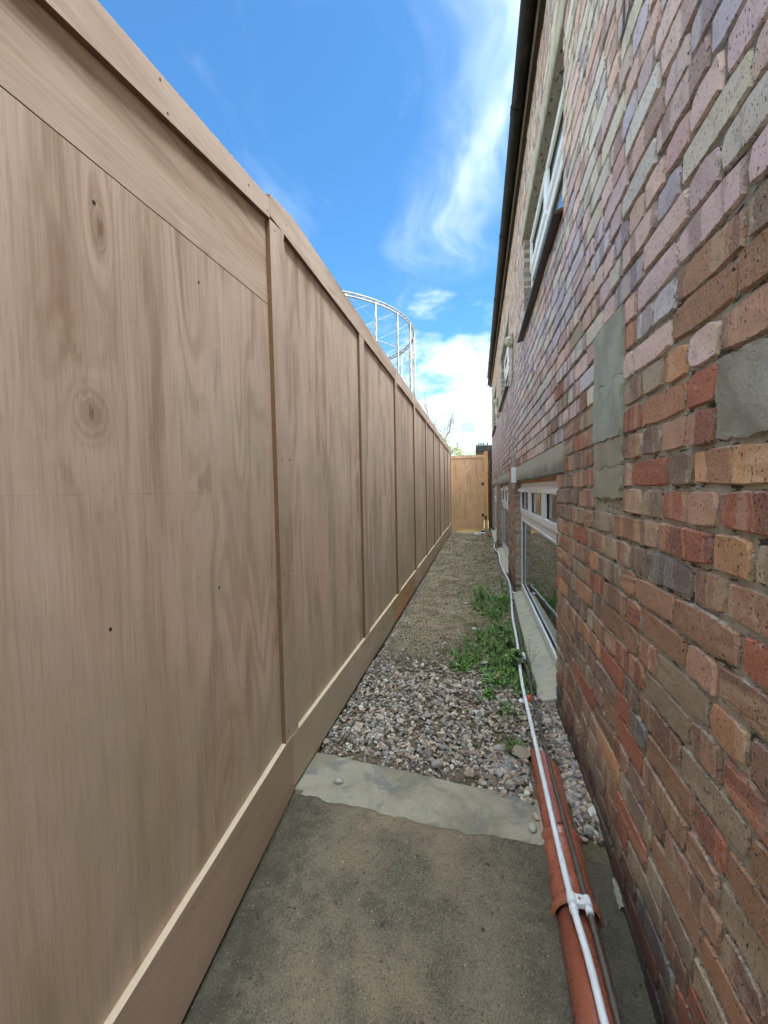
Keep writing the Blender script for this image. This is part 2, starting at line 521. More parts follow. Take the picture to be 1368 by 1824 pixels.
M['render'] = material('smooth_cement_render', render_fn((0.338, 0.338, 0.281), (0.425, 0.450, 0.388), .35, 1.))
M['render_tan'] = material('tan_cement_render', render_fn((0.413, 0.375, 0.269), (0.338, 0.319, 0.250), .4, 1.4))
M['render_rough'] = material('rough_cement_patch', render_fn((.44, .405, .33), (.56, .53, .46), .55, .9, .014))


def lintel_fn(t):
    p = t.pos(); q = t.sep(p)
    st = t.noise(t.v('MULTIPLY', p, (10, 10, 1.3)), 2., 6, .7)
    f = t.noise(p, 90, 4, .7)
    c = t.mix(t.rng(t.noise(p, 3, 4), .35, .65), (.46, .44, .38), (.47, .43, .33))
    fr = t.m('FRACT', t.m('MULTIPLY', q[2], 1.))
    lowdirt = t.rng(t.add(t.sub(t.m('MODULO', t.sub(q[2], 1.29), 2.164), 0.), t.mul(t.sub(st, .5), -.28)), .015, .085, 1, 0)
    c = t.mix(t.mul(lowdirt, .6), c, (0.078, 0.068, 0.052))
    c = t.mix(t.mul(t.rng(st, .58, .75), .35), c, (0.169, 0.150, 0.104))
    c = t.mix(t.mul(t.rng(f, .62, .7), .5), c, (0.104, 0.091, 0.078))
    return dict(col=c, rough=.92, spec=.15, normal=t.bump(f, .7, .002))
M['lintel'] = material('stained_concrete_lintel', lintel_fn)


def sill_fn(t):
    p = t.pos()
    n = t.noise(p, 7, 5, .6); f = t.noise(p, 100, 4, .7)
    c = t.mix(t.rng(n, .35, .65), (0.486, 0.449, 0.353), (0.401, 0.401, 0.329))
    c = t.mix(t.mul(t.rng(t.noise(p, 16, 4, .6), .52, .7), .5), c, (0.231, 0.231, 0.146))
    c = t.mix(t.mul(t.rng(f, .6, .68), .6), c, (0.109, 0.104, 0.086))
    return dict(col=c, rough=.9, spec=.2, normal=t.bump(f, .6, .002))
M['sill'] = material('mossy_concrete_sill', sill_fn)


def concrete_dirty(t):
    p = t.pos(); q = t.sep(p)
    big = t.noise(p, 2.6, 4, .65); mid = t.noise(p, 17, 5, .65); gr = t.noise(p, 210, 3, .8); vr = t.voro(p, 190)
    c = t.mix(t.rng(mid, .38, .62), (0.130, 0.114, 0.082), (0.195, 0.168, 0.120))
    tan_ = t.mul(t.rng(big, .40, .60), t.rng(t.m('ABSOLUTE', t.add(q[0], .28)), .38, .12))
    c = t.mix(t.mul(tan_, .85), c, (0.30, 0.228, 0.155))
    c = t.mix(t.mul(t.rng(t.noise(p, 4.2, 4, .7), .50, .66), .42), c, (0.078, 0.074, 0.052))
    # tan scuffed streak down the middle right
    sk = t.rng(t.add(t.m('ABSOLUTE', t.sub(q[0], .02)), t.mul(t.sub(mid, .5), .25)), .0, .11, 1, 0)
    c = t.mix(t.mul(sk, t.rng(q[1], 1.35, 1.0, 0, .5)), c, (0.329, 0.262, 0.182))
    c = t.mix(t.mul(t.rng(gr, .54, .68), .55), c, (0.43, 0.37, 0.28))
    c = t.mix(t.mul(t.rng(gr, .34, .47, 1, 0), .78), c, (0.043, 0.041, 0.032))
    c = t.mix(t.mul(t.rng(t.noise(p, 60, 3, .6), .66, .71), .8), c, (0.049, 0.043, 0.034))
    # darker band along the fence and beside the drain
    eg = t.mx(t.rng(t.add(q[0], t.mul(t.sub(mid, .5), .3)), -.72, -.50, 1, 0), t.rng(q[0], .13, .24))
    c = t.mix(t.mul(eg, .48), c, (0.049, 0.046, 0.034))
    wv_ = t.v('SCALE', t.noise(p, 22, 2, .6, col=True), None); wv_.node.inputs['Scale'].default_value = .09
    c = t.mix(t.mul(t.rng(t.voro(t.v('ADD', p, wv_), 13.), .02, .13, 1, 0), .8), c, (.03, .027, .02))
    h = t.add(t.add(t.mul(gr, 1.), t.mul(vr, -.7)), t.mul(mid, 1.6))
    return dict(col=c, rough=.93, spec=.2, normal=t.bump(h, 1., .004))
M['concrete_dirty'] = material('dirty_sandy_concrete', concrete_dirty)


def concrete_clean(t):
    p = t.pos()
    big = t.noise(p, 4., 5, .6, .5); mid = t.noise(p, 22, 5, .6); gr = t.noise(p, 240, 3, .7)
    c = t.mix(t.rng(big, .38, .62), (0.235, 0.212, 0.155), (0.34, 0.312, 0.242))
    c = t.mix(t.mul(t.rng(t.noise(p, 7, 5, .6, .6), .52, .62), .75), c, (0.165, 0.165, 0.165))
    c = t.mix(t.mul(t.rng(mid, .55, .7), .4), c, (0.421, 0.354, 0.233))
    c = t.mix(t.mul(t.rng(gr, .54, .66), .55), c, (0.133, 0.122, 0.099))
    c = t.mix(t.mul(t.rng(t.voro(p, 30), .03, .07, 1, 0), .6), c, (0.066, 0.056, 0.044))
    return dict(col=c, rough=.85, spec=.25, normal=t.bump(t.add(gr, mid), .5, .0015))
M['concrete_clean'] = material('pale_concrete', concrete_clean)


def soil(t):
    p = t.pos(); q = t.sep(p)
    big = t.noise(p, 1.6, 5, .62, .5); mid = t.noise(p, 15, 6, .7); gr = t.noise(p, 130, 4, .75)
    c = t.mix(t.rng(mid, .35, .65), (0.196, 0.145, 0.099), (0.319, 0.246, 0.167))
    c = t.mix(t.mul(t.rng(big, .44, .62), .7), c, (0.355, 0.283, 0.189))
    c = t.mix(t.mul(t.rng(t.noise(p, 5.5, 5, .7, .6), .50, .62), .6), c, (.085, .068, .045))
    c = t.mix(t.mul(t.rng(q[1], 3.6, 2.8), .6), c, (.08, .065, .05))  # darker under the gravel: shade between the stones put into the soil colour
    green = t.rng(t.add(t.noise(p, 3.4, 5, .65, .4), t.mul(t.rng(q[0], -.35, .15), .09)), .52, .66)
    c = t.mix(t.mul(green, .6), c, (0.109, 0.123, 0.048))
    c = t.mix(t.mul(t.rng(gr, .56, .72), .6), c, (0.478, 0.406, 0.304))
    c = t.mix(t.mul(t.rng(gr, .28, .42, 1, 0), .7), c, (0.058, 0.046, 0.032))
    return dict(col=c, rough=.95, spec=.15, normal=t.bump(t.add(gr, t.mul(mid, 2.)), 1., .006))
M['soil'] = material('trodden_soil', soil)


def stone_fn(t):
    a = t.attr('fcol'); p = t.pos()
    n = t.noise(p, 120, 4, .7)
    c = t.mix(t.mul(t.rng(n, .5, .7), .4), a, (.12, .11, .10))
    return dict(col=c, rough=.85, spec=.3, normal=t.bump(n, .5, .001))
M['stone'] = material('crushed_stone', stone_fn)


def leaf_fn(t):
    a = t.attr('fcol'); n = t.noise(t.pos(), 60, 3, .6)
    c = t.mix(t.mul(t.rng(n, .4, .7), .35), a, (.12, .15, .03))
    return dict(col=c, rough=.55, spec=.35)
M['leaf'] = material('weed_leaf', leaf_fn)


def grassland(t):
    p = t.pos(); n = t.noise(p, .05, 5, .6)
    return dict(col=t.mix(n, (.09, .10, .05), (.14, .12, .08)), rough=.95)
M['ground'] = material('rough_ground', grassland)


def glass_mat():
    m = bpy.data.materials.new('window_glass'); m.use_nodes = True
    t = NT(m.node_tree); nt = m.node_tree
    nt.nodes.remove(nt.nodes['Principled BSDF'])
    out = nt.nodes['Material Output']
    g = t.n.new('ShaderNodeBsdfGlossy'); g.inputs['Roughness'].default_value = .015
    g.inputs['Color'].default_value = (.92, .95, .96, 1)
    tr = t.n.new('ShaderNodeBsdfTransparent'); tr.inputs['Color'].default_value = (.72, .78, .76, 1)
    fr = t.n.new('ShaderNodeFresnel'); fr.inputs['IOR'].default_value = 1.62
    n = t.noise(t.pos(), 2.2, 2, .4)
    bp = t.bump(n, .05, .01); t.put(g.inputs['Normal'], bp)
    mx_ = t.n.new('ShaderNodeMixShader')
    t.put(mx_.inputs[0], t.m('MULTIPLY', fr.outputs[0], 1.35, clamp=True)); nt.links.new(tr.outputs[0], mx_.inputs[1]); nt.links.new(g.outputs[0], mx_.inputs[2])
    nt.links.new(mx_.outputs[0], out.inputs[0])
    return m
M['glass'] = glass_mat()

# ------------------------------------------------------------------ dimensions
D = -.742            # proud face of the fence
W = .418             # face of the brick wall
CH = .0773           # brick course
YEND = 12.5


def slab_far(x):
    return 1.79 - .125 * (x + .74) + .006 * mn.fractal(Vector((x * 14, 98., 14.)), .5, 2., 3)


def gz(x, y):
    """height of the passage floor"""
    if y < 1.56:
        r = -.172 * (1.56 - y) if y > -1.2 else -.172 * 2.76
        return r - .008
    k = min(1., (y - 1.56) / .35); k += 1.2 * max(0, 1 - (x - D) / .05) if x < D + .05 else 0
    lip = .022 * max(0, 1 - max(0, y - slab_far(min(x, .3)) - .005) / .05) if x < .24 else 0
    return -.008 - lip - .012 * k + .012 * fb(x, y, 0, 2.2) + .006 * fb(x, y, 3, 9.)


# ------------------------------------------------------------------ ground sheets
def sheet(name, x0, x1, y0, y1, dx, dy, zf, mat, kind='structure'):
    nx = max(2, int((x1 - x0) / dx) + 1); ny = max(2, int((y1 - y0) / dy) + 1)
    xs = np.linspace(x0, x1, nx); ys = np.linspace(y0, y1, ny)
    b = MB()
    for y in ys:
        for x in xs: b.v.append((x, y, zf(x, y)))
    for j in range(ny - 1):
        for i in range(nx - 1):
            a = j * nx + i; b.face((a, a + 1, a + nx + 1, a + nx), sm=True)
    o = b.build(name, mat, fixn=False, center=(0, 0, 0)); tag(o, kind=kind); return o


g = MB(); S = 1400
g.v = [(-S, -S, -.62), (S, -S, -.62), (S, S, -.62), (-S, S, -.62)]; g.face((0, 1, 2, 3))
tag(g.build('ground', M['ground'], fixn=False), kind='structure')

sheet('dirt_path', -.80, W + .06, 1.40, 16.0, .022, .022, gz, M['soil'])

# level yard beyond the gate so that the passage floor does not end in a drop
sheet('yard', -8., 12., 16.0, 60., 2., 4., lambda x, y: -.05 + .04 * fb(x, y, 0, .3), M['soil'])


def slab_near(x):   # edge of the pale strip towards the camera
    return 1.50 - .055 * (x + .74) + .018 * fb(x, 1., 5, 4.) + .004 * fb(x, 2., 8, 26.)


def grid_edge(name, xs, f0, f1, ny, zf, mat, skirt=.06):
    """sheet between two curves y=f0(x)..f1(x) with a skirt at both ends"""
    b = MB(); nx = len(xs)
    rows = []
    for j in range(ny + 1):
        r = []
        for x in xs:
            y = f0(x) + (f1(x) - f0(x)) * j / ny
            r.append((x, y, zf(x, y, j / ny)))
        rows.append(r)
    rows = [[(x, y, z - skirt) for x, y, z in rows[0]]] + rows + [[(x, y, z - skirt) for x, y, z in rows[-1]]]
    for r in rows: b.v += r
    for j in range(len(rows) - 1):
        for i in range(nx - 1):
            a = j * nx + i; b.face((a, a + 1, a + nx + 1, a + nx), sm=(0 < j < len(rows) - 2))
    o = b.build(name, mat, fixn=False, center=(0, 0, 0)); return tag(o, kind='structure')


xs = list(np.linspace(-.80, .225, 110))
grid_edge('concrete_strip', xs, lambda x: 1.38, slab_far, 26,
          lambda x, y, k: -.006 - .172 * max(0, 1.50 - y) + .0025 * fb(x, y, 0, 7.) - (.010 * max(0, (k - .95) / .05) ** 2) - (.05 if x < D + .035 and y < 1.53 else 0), M['concrete_clean'])
x0_ = D + .012
xs2 = list(np.linspace(-.80, W + .06, 170))
grid_edge('concrete_ramp', xs2, lambda x: -3.2, lambda x: slab_near(x), 420,
          lambda x, y, k: (-.172 * (1.50 - y) if y > -1.2 else -.172 * 2.70) + .001 + .004 * fb(x, y, 0, 3.) + .0022 * fb(x, y, 1, 28.) - (.006 * max(0, (k - .996) / .004)) - .02 * max(0, (x - .33) / .1) - (.014 + .012 * max(0, min(1, (x0_ - x) / .02)) if x < D + .012 else 0), M['concrete_dirty'])

# ------------------------------------------------------------------ stones
def rock_variants(n):
    out = []
    for _ in range(n):
        bm = bmesh.new(); bmesh.ops.create_icosphere(bm, subdivisions=1, radius=.5)
        s = Vector((random.uniform(.7, 1.15), random.uniform(.6, 1.), random.uniform(.35, .7)))
        pl = [(Vector((random.gauss(0, 1), random.gauss(0, 1), random.gauss(0, 1))).normalized(), random.uniform(.20, .36)) for _ in range(8)]
        for v in bm.verts:
            c = v.co
            for nn, dd in pl:
                k = c.dot(nn)
                if k > dd: c -= nn * (k - dd)
            c.x *= s.x; c.y *= s.y; c.z *= s.z
            v.co = c * random.uniform(.95, 1.08) * 1.2
        vs = np.array([v.co[:] for v in bm.verts]); fs = np.array([[v.index for v in f.verts] for f in bm.faces])
        bm.free(); out.append((vs, fs))
    return out


ROCKS = rock_variants(16)
SCOL = [(0.405, 0.361, 0.316), (0.513, 0.451, 0.389), (0.297, 0.271, 0.256), (0.459, 0.361, 0.280), (0.216, 0.200, 0.194), (0.621, 0.555, 0.474), (0.365, 0.277, 0.219), (0.338, 0.316, 0.316), (0.540, 0.438, 0.353)]


def rocks_mesh(name, items, mat, kind='stuff', parent=None):
    Vs, Fs, Cs = [], [], []; off = 0
    for (x, y, z, s, c) in items:
        vs, fs = ROCKS[random.randrange(16)]
        a, b2, c2 = random.uniform(0, 6.28), random.gauss(0, .35), random.gauss(0, .35)
        Rm = np.array((Matrix.Rotation(a, 3, 'Z') @ Matrix.Rotation(b2, 3, 'X') @ Matrix.Rotation(c2, 3, 'Y')))
        Vs.append(vs @ Rm.T * s + (x, y, z)); Fs.append(fs + off); Cs.append(np.repeat([tuple(c) + (1,)], len(fs), 0)); off += len(vs)
    V = np.concatenate(Vs); F = np.concatenate(Fs); Cc = np.concatenate(Cs)
    me = bpy.data.meshes.new(name); me.vertices.add(len(V)); me.vertices.foreach_set('co', V.astype(np.float32).ravel())
    me.loops.add(F.size); me.loops.foreach_set('vertex_index', F.astype(np.int32).ravel())
    me.polygons.add(len(F)); me.polygons.foreach_set('loop_start', np.arange(0, F.size, 3, dtype=np.int32))
    me.update(calc_edges=True)
    at = me.attributes.new('fcol', 'FLOAT_COLOR', 'FACE'); at.data.foreach_set('color', Cc.astype(np.float32).ravel())
    me.materials.append(mat); me.shade_flat()
    o = link(name, me, (0, 0, 0), parent); tag(o, kind=kind); return o


def scol(k=None):
    c = random.choice(SCOL); f = random.uniform(.62, 1.22)
    if random.random() < .22: c = random.choice([(.25, .19, .135), (.17, .125, .085), (.32, .25, .18)])
    return tuple(min(.6, q * f) for q in c)


it = []
for _ in range(12000):
    x = random.uniform(-.77, W + .03); y = random.uniform(1.60, 3.3)
    if y < slab_far(min(x, .22)) + .004 and x < .20: continue
    edge = (y - 2.55 + .25 * fb(x, y, 2, 2.5)) / .45
    if edge > 0 and random.random() < min(.93, .4 + edge * .5): continue
    bare = fb(x, y, 11, 3.5)
    if bare > .42 and random.random() < .7: continue
    if .205 < x < .345 and y < 1.93: continue
    s = random.choice((.009, .012, .016, .021, .024, .029, .037)) * random.uniform(.8, 1.25)
    near = max(0, 1 - (y - slab_far(min(x, .22))) / .12)
    if near > 0 and x > -.1: s *= 1 + .55 * near * random.random()
    if near > .3 and x < -.1: s *= .75
    hump = .012 * max(0, min(1, (y - slab_far(min(x, .22))) / .1))
    it.append((x, y, gz(x, y) + hump * random.uniform(.1, 1.2) + s * .1, s, scol()))
for _ in range(260):   # bigger lumps at the drain side of the strip
    x = random.uniform(.08, .24); y = slab_far(.2) + random.uniform(-.02, .22) if x < .2 else random.uniform(1.42, 1.9)
    if x > .205: continue
    it.append((x, y, gz(x, y) + random.uniform(.004, .03), random.uniform(.02, .042), scol()))
for _ in range(900):   # ballast between drain and wall
    x = random.uniform(.345, W + .01); y = random.uniform(1.5, 2.45)
    it.append((x, y, gz(x, y) + random.uniform(-.0, .02), random.uniform(.012, .04), scol()))
rocks_mesh('gravel', it, M['stone'])

it = []
for _ in range(21000):   # grit, chips and clods scattered over the soil
    y = 2.6 + 9.6 * random.random() ** 1.8; x = random.uniform(-.77, W)
    if fb(x, y, 5, 2.2) < -.05 and random.random() < .75: continue
    s = random.uniform(.004, .012) * (1 + .15 * y) * (1.3 if x > .1 else 1)
    c = random.choice([(.18, .14, .10), (.24, .19, .14), (.33, .28, .21), (.09, .07, .05), (.05, .045, .03), (.12, .13, .06), (.40, .35, .28), (.50, .46, .40)])
    it.append((x, y, gz(x, y) + s * .12, s, c))
for _ in range(900):
    x = -.745 + abs(random.gauss(0, .05)); y = random.uniform(2.3, 6)
    it.append((x, y, gz(x, y) + .004, random.uniform(.01, .025), scol()))
for _ in range(700):
    x = W - abs(random.gauss(0, .09)); y = random.uniform(4.9, 8.2)
    it.append((x, y, gz(x, y) + .004, random.uniform(.01, .035), scol()))
rocks_mesh('soil_grit', it, M['stone'])

it = []
for _ in range(2200):   # crumbs on the concrete
    y = random.uniform(.35, 1.72); x = random.uniform(-.74, .2)
    z = -.172 * (1.50 - y) if y < 1.5 else -.006
    s = random.uniform(.0015, .0045) * (1.6 if random.random() < .06 else 1)
    it.append((x, y, z + .002, s, random.choice([(.5, .45, .36), (.06, .05, .04), (.3, .25, .18), (.2, .17, .13), (.09, .08, .06)])))
rocks_mesh('crumbs', it, M['stone'])


def loose_stone(x, y, z, s, col, label, name='stone', cat='stone', sc=(1., .55, .5), rot=.3, group=None):
    bm = bmesh.new(); bmesh.ops.create_icosphere(bm, subdivisions=2, radius=.5)
    pl = [(Vector((random.gauss(0, 1), random.gauss(0, 1), random.gauss(0, 1))).normalized(), random.uniform(.28, .42)) for _ in range(9)]
    for v in bm.verts:
        c = v.co
        for nn, dd in pl:
            k = c.dot(nn)
            if k > dd: c -= nn * (k - dd)
        v.co = Vector((c.x * sc[0], c.y * sc[1], c.z * sc[2])) * s
    me = bpy.data.meshes.new(name); bm.to_mesh(me); bm.free()
    a = me.attributes.new('fcol', 'FLOAT_COLOR', 'FACE'); a.data.foreach_set('color', list(tuple(col) + (1,)) * len(me.polygons))
    me.materials.append(M['stone'])
    o = link(name, me, (x, y, z)); o.rotation_euler = (0, 0, rot); return tag(o, label, cat, group)


loose_stone(-.575, 1.598, .004, .052, (.36, .35, .30), 'pale grey stone lying alone on the pale concrete strip by the fence')
loose_stone(.185, 1.505, .002, .042, (.40, .38, .34), 'small pointed grey stone on the concrete beside the orange drain pipe', sc=(.7, 1., .6), rot=.1)
loose_stone(.125, 1.80, .012, .072, (.23, .235, .24), 'large dark grey lump at the strip end of the gravel, near the drain pipe', sc=(1., .8, .75))
loose_stone(-.18, 1.775, .010, .056, (.33, .31, .28), 'rounded grey lump in the gravel midway along the concrete strip edge', sc=(1., .7, .7))
loose_stone(.195, 1.93, .012, .115, (.29, .25, .185), 'flat brown tile fragment lying in the gravel beside the pipe end', cat='tile fragment', name='tile_fragment', sc=(.75, 1.05, .22), rot=.25)
loose_stone(-.53, 2.02, .012, .060, (.24, .23, .225), 'dark grey angular lump in the gravel close to the fence foot', sc=(1., .7, .6), rot=1.2)
loose_stone(.045, 2.9, .015, .06, (.45, .38, .32), 'pinkish flat stone at the far edge of the gravel', sc=(1., .7, .4), rot=.5)


# ------------------------------------------------------------------ timber fence
FE = thing('plywood_fence', 'tall pinkish plywood hoarding fence with battens along the left of the passage', 'fence', (D, 5.5, 0))
T_ = .018
PX = D - T_            # panel face
bat = [1.462 + 1.2 * k for k in range(-1, 10)]
bat_y = {k - 1: v for k, v in enumerate(bat)}


def cap_top(y):
    if y < 1.60: return 2.218 + .118 * (y - .747) + (.012 if y > 1.5 else 0)
    return 2.36
def cap_bot(y): return 2.098 + .162 * (y - .636) if y < 1.5 else 2.247
def kick_top(y): return .13 + .118 * (y - .655) if y < 1.525 else .222
def kick_bot(y): return -.120 + .172 * (y - .848) if y < 1.525 else .008


def board(name, poly, x0, x1, mface, mside, parent, bevel=.0008):
    return MB().prism(poly, x0, x1, 0, 1).build(name, [mface, mside], parent, bevel)


# panels
cuts = [bat_y[-1] - 1.2] + [bat_y[k] + .062 for k in range(-1, 10)] + [12.62]
for i in range(len(cuts) - 1):
    y0, y1 = cuts[i] + .0008, cuts[i + 1] - .0008
    if y1 - y0 < .05: continue
    if y1 < 1.6:
        j0 = 1.893 + .03 * (y0 - .55); j1 = 1.893 + .03 * (y1 - .55)
        b0 = kick_bot(y0) - .05; b1 = kick_bot(y1) - .05
        board('panel', [(y0, b0), (y1, b1), (y1, j1), (y0, j0)], PX - T_, PX, M['ply_knotty'], M['edge_dark'], FE)
        o = board('filler_panel', [(y0, j0 + .003), (y1, j1 + .003), (y1, cap_top(y1) - .004), (y0, cap_top(y0) - .004)], PX - T_, PX - .0006, M['ply_fill'], M['edge_dark'], FE)
    else:
        board('panel', [(y0, -.08), (y1, -.08), (y1, 2.352), (y0, 2.352)], PX - T_, PX, M['ply_v'], M['edge_dark'], FE)
# battens
for k in range(-1, 10):
    y0 = bat_y[k] + random.uniform(-.003, .003) * (k > 0); y1 = y0 + .118
    if k == 0: poly = [(y0, kick_top(y0) + .001), (y0 + .06, .224), (y1, .224), (y1, 2.2455), (y0, cap_bot(y0) - .002)]
    elif k < 0: poly = [(y0, kick_top(y0) + .001), (y1, kick_top(y1) + .001), (y1, cap_bot(y1) - .001), (y0, cap_bot(y0) - .001)]
    else: poly = [(y0, .223), (y1, .223), (y1, 2.246), (y0, 2.246)]
    board('batten', poly, PX + .0003, D - random.uniform(0, .0012), M['batten'], M['edge_dark'], FE)
# capping boards and kickboards
caps = [[(-.95, cap_bot(-.95)), (1.467, cap_bot(1.467)), (1.467, cap_top(1.467)), (-.95, cap_top(-.95))],
        [(1.469, 2.243), (3.899, 2.247), (3.899, 2.361), (1.80, 2.361), (1.66, 2.358), (1.58, 2.343), (1.469, 2.322)],
        [(3.901, 2.247), (6.318, 2.247), (6.318, 2.361), (3.901, 2.361)],
        [(6.32, 2.247), (8.758, 2.247), (8.758, 2.361), (6.32, 2.361)],
        [(8.76, 2.247), (12.6, 2.247), (12.6, 2.361), (8.76, 2.361)]]
for p in caps: board('capping_board', p, PX + .0003, D, M['ply_h'], M['edge_dark'], FE)
kicks = [(-.95, 1.524, 'ply_pink'), (1.526, 3.60, 'ply_grey'), (3.602, 4.22, 'ply_red'), (4.222, 4.93, 'ply_red'), (4.932, 7.30, 'ply_h'), (7.302, 8.55, 'ply_h'), (8.552, 12.6, 'ply_h')]
for (y0, y1, mt) in kicks:
    b = MB()
    poly = [(y0, kick_bot(y0)), (y1, kick_bot(min(y1, 1.52)) if y1 < 1.53 else .008 + random.uniform(-.005, .006)), (y1, kick_top(y1)), (y0, kick_top(y0))]
    if mt == 'ply_pink':
        poly = [(y0, kick_bot(y0)), (y1, kick_bot(y1)), (y1, .234), (y0, kick_top(y0))]
    n = len(poly); o = board('kickboard', poly, PX + .0003, D + .001, M[mt], M['edge_skylit'], FE)
    if mt == 'ply_red': o['label'] = 'reddish kickboard length at the foot of the fence'
# screws
sme, _ = MB().tube([(0, 0, 0), (.0016, 0, 0)], .0032, 8).data('screw', [M['screw']], center=(0, 0, 0))
sp = [(.918, 2.221), (.94, 2.161), (1.32, 2.25), (1.446, 2.248), (1.5, 2.208), (1.575, 2.215), (1.604, 2.29), (1.501, 1.345), (1.571, 1.35),
      (1.495, .896), (1.565, .90), (.907, .121), (.913, -.038), (1.486, .189), (1.564, .245), (1.491, .262), (1.50, .03), (1.545, .03), (1.545, .205)]
for y, z in sp:
    o = link('screw', sme, (D - .0006, y, z), FE); o.scale = (1, .8, random.uniform(.9, 1.5))
for y, z in [(.732, 1.817), (1.059, 1.812), (1.098, .936), (.717, .936), (.30, .936)]:
    o = link('screw_hole', sme, (PX - .0008, y, z), FE); o.scale = (1, 1.2, 1.4)
for k in range(1, 6):
    for z in (.26, .9, 1.55, 2.2):
        for dy in (.03, .09): link('screw', sme, (D - .0008, bat_y[k] + dy, z), FE).scale = (1, .8, .8)
    for dy in (.35, .8): link('screw', sme, (D - .0006, bat_y[k] + dy - 1.2 + .2, 2.30), FE)

# ------------------------------------------------------------------ brick building
BU = thing('brick_building', 'long two storey mottled brick building with white windows along the right of the passage', 'building', (W, 5.5, 0))
LO = [(2.41, 4.93), (6.03, 8.55), (9.65, 12.10)]      # lower window openings
UP = [(2.28, 4.05), (5.90, 7.67), (9.52, 11.29)]      # upper window openings
z29 = 1.29
def cz(n): return z29 + n * CH
ZL0, ZL1 = cz(0), cz(2)
ZU0, ZU1, ZU2 = cz(17), cz(28), cz(30)
ZTOP = cz(37) - .012
obst = []   # (y0,y1,z0,z1)
for a, b in LO: obst += [(a, b, -1, ZL0), (a - .19, b + .17, ZL0, ZL1)]
for a, b in UP: obst += [(a, b, ZU0, ZU1), (a - .12, b + .12, ZU1, ZU2)]
PATCH = [(1.365, 1.665, cz(-2), cz(6)), (4.985, 5.20, cz(-1), cz(7)), (8.62, 8.83, cz(-1), cz(7))]
BLOCK = (.26, .868, cz(0), cz(2))
PP = (1.60, 1.665, cz(6), cz(8))
obst += PATCH + [BLOCK]

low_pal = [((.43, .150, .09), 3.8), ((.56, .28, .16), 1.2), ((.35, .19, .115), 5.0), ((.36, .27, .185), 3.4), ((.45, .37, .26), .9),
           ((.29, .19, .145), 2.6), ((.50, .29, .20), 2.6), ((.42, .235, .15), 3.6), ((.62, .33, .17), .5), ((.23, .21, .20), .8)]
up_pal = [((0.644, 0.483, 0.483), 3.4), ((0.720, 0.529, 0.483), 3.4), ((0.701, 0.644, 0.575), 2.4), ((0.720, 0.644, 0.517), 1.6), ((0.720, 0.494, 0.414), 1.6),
          ((0.552, 0.483, 0.540), 3.0), ((0.575, 0.368, 0.345), 1.3), ((0.609, 0.575, 0.598), 1.0)]  # paler, mauver upper bricks: weathering plus sky reflection put into the colour


def pick(p):
    s = random.uniform(0, sum(q for _, q in p))
    for c, q in p:
        s -= q
        if s <= 0: return c
    return p[-1][0]


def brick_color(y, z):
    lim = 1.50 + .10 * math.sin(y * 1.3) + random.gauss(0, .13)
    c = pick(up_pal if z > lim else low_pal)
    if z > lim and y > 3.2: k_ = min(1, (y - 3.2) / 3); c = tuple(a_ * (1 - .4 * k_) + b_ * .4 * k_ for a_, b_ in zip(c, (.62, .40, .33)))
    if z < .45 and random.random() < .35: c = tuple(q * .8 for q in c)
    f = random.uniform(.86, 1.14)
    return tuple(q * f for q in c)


def brick_geo(L, hh, seed):
    """front rim rounded and ragged, 10 points: 50 triangles"""
    rr = random.Random(seed)
    hy, hz = L / 2, hh / 2
    per = [(-hy, -hz), (-hy * .35, -hz), (hy * .35, -hz), (hy, -hz), (hy, 0), (hy, hz), (hy * .35, hz), (-hy * .35, hz), (-hy, hz), (-hy, 0)]
    n = 10; V = []; F = []
    def j(a): return rr.uniform(-a, a)
    outer = []
    for (y, z) in per:
        cy = rr.uniform(.002, .0065) if abs(abs(y) - hy) < 1e-6 and abs(abs(z) - hz) < 1e-6 else 0
        y2 = y - math.copysign(cy, y) if cy else y; z2 = z - math.copysign(cy, z) if cy else z
        outer.append((y2 + j(.0034), z2 + j(.0028)))
    for y, z in outer: V.append((.004 + j(.001), y * (1 - .0035 / max(hy, .01)), z * (1 - .0035 / hz) * 1.0))
    for y, z in outer: V.append((.0085, y, z))
    for y, z in outer: V.append((.10, y, z))
    # front centre slightly domed / dished
    base = len(V); V.append((.0005 + rr.uniform(0, .0022), 0, 0))
    for k, (y, z) in enumerate(outer): V[k] = (rr.uniform(.0, .003), V[k][1], V[k][2])
    for i in range(n):
        i2 = (i + 1) % n
        F.append((base, i2, i)); F.append((i, i2, n + i2, n + i)); F.append((n + i, n + i2, 2 * n + i2, 2 * n + i))
    return V, F


def bl_attr(me, vals):
    a = me.attributes.new('bl', 'FLOAT_VECTOR', 'POINT'); a.data.foreach_set('vector', np.array(vals, dtype=np.float32).ravel())


ST, HD, HB = .2270, .1085, .0695
VAR = {}
for kind, L in (('s', ST), ('h', HD)):
    VAR[kind] = [brick_geo(L, HB, 100 + i + (50 if kind == 'h' else 0)) for i in range(14)]

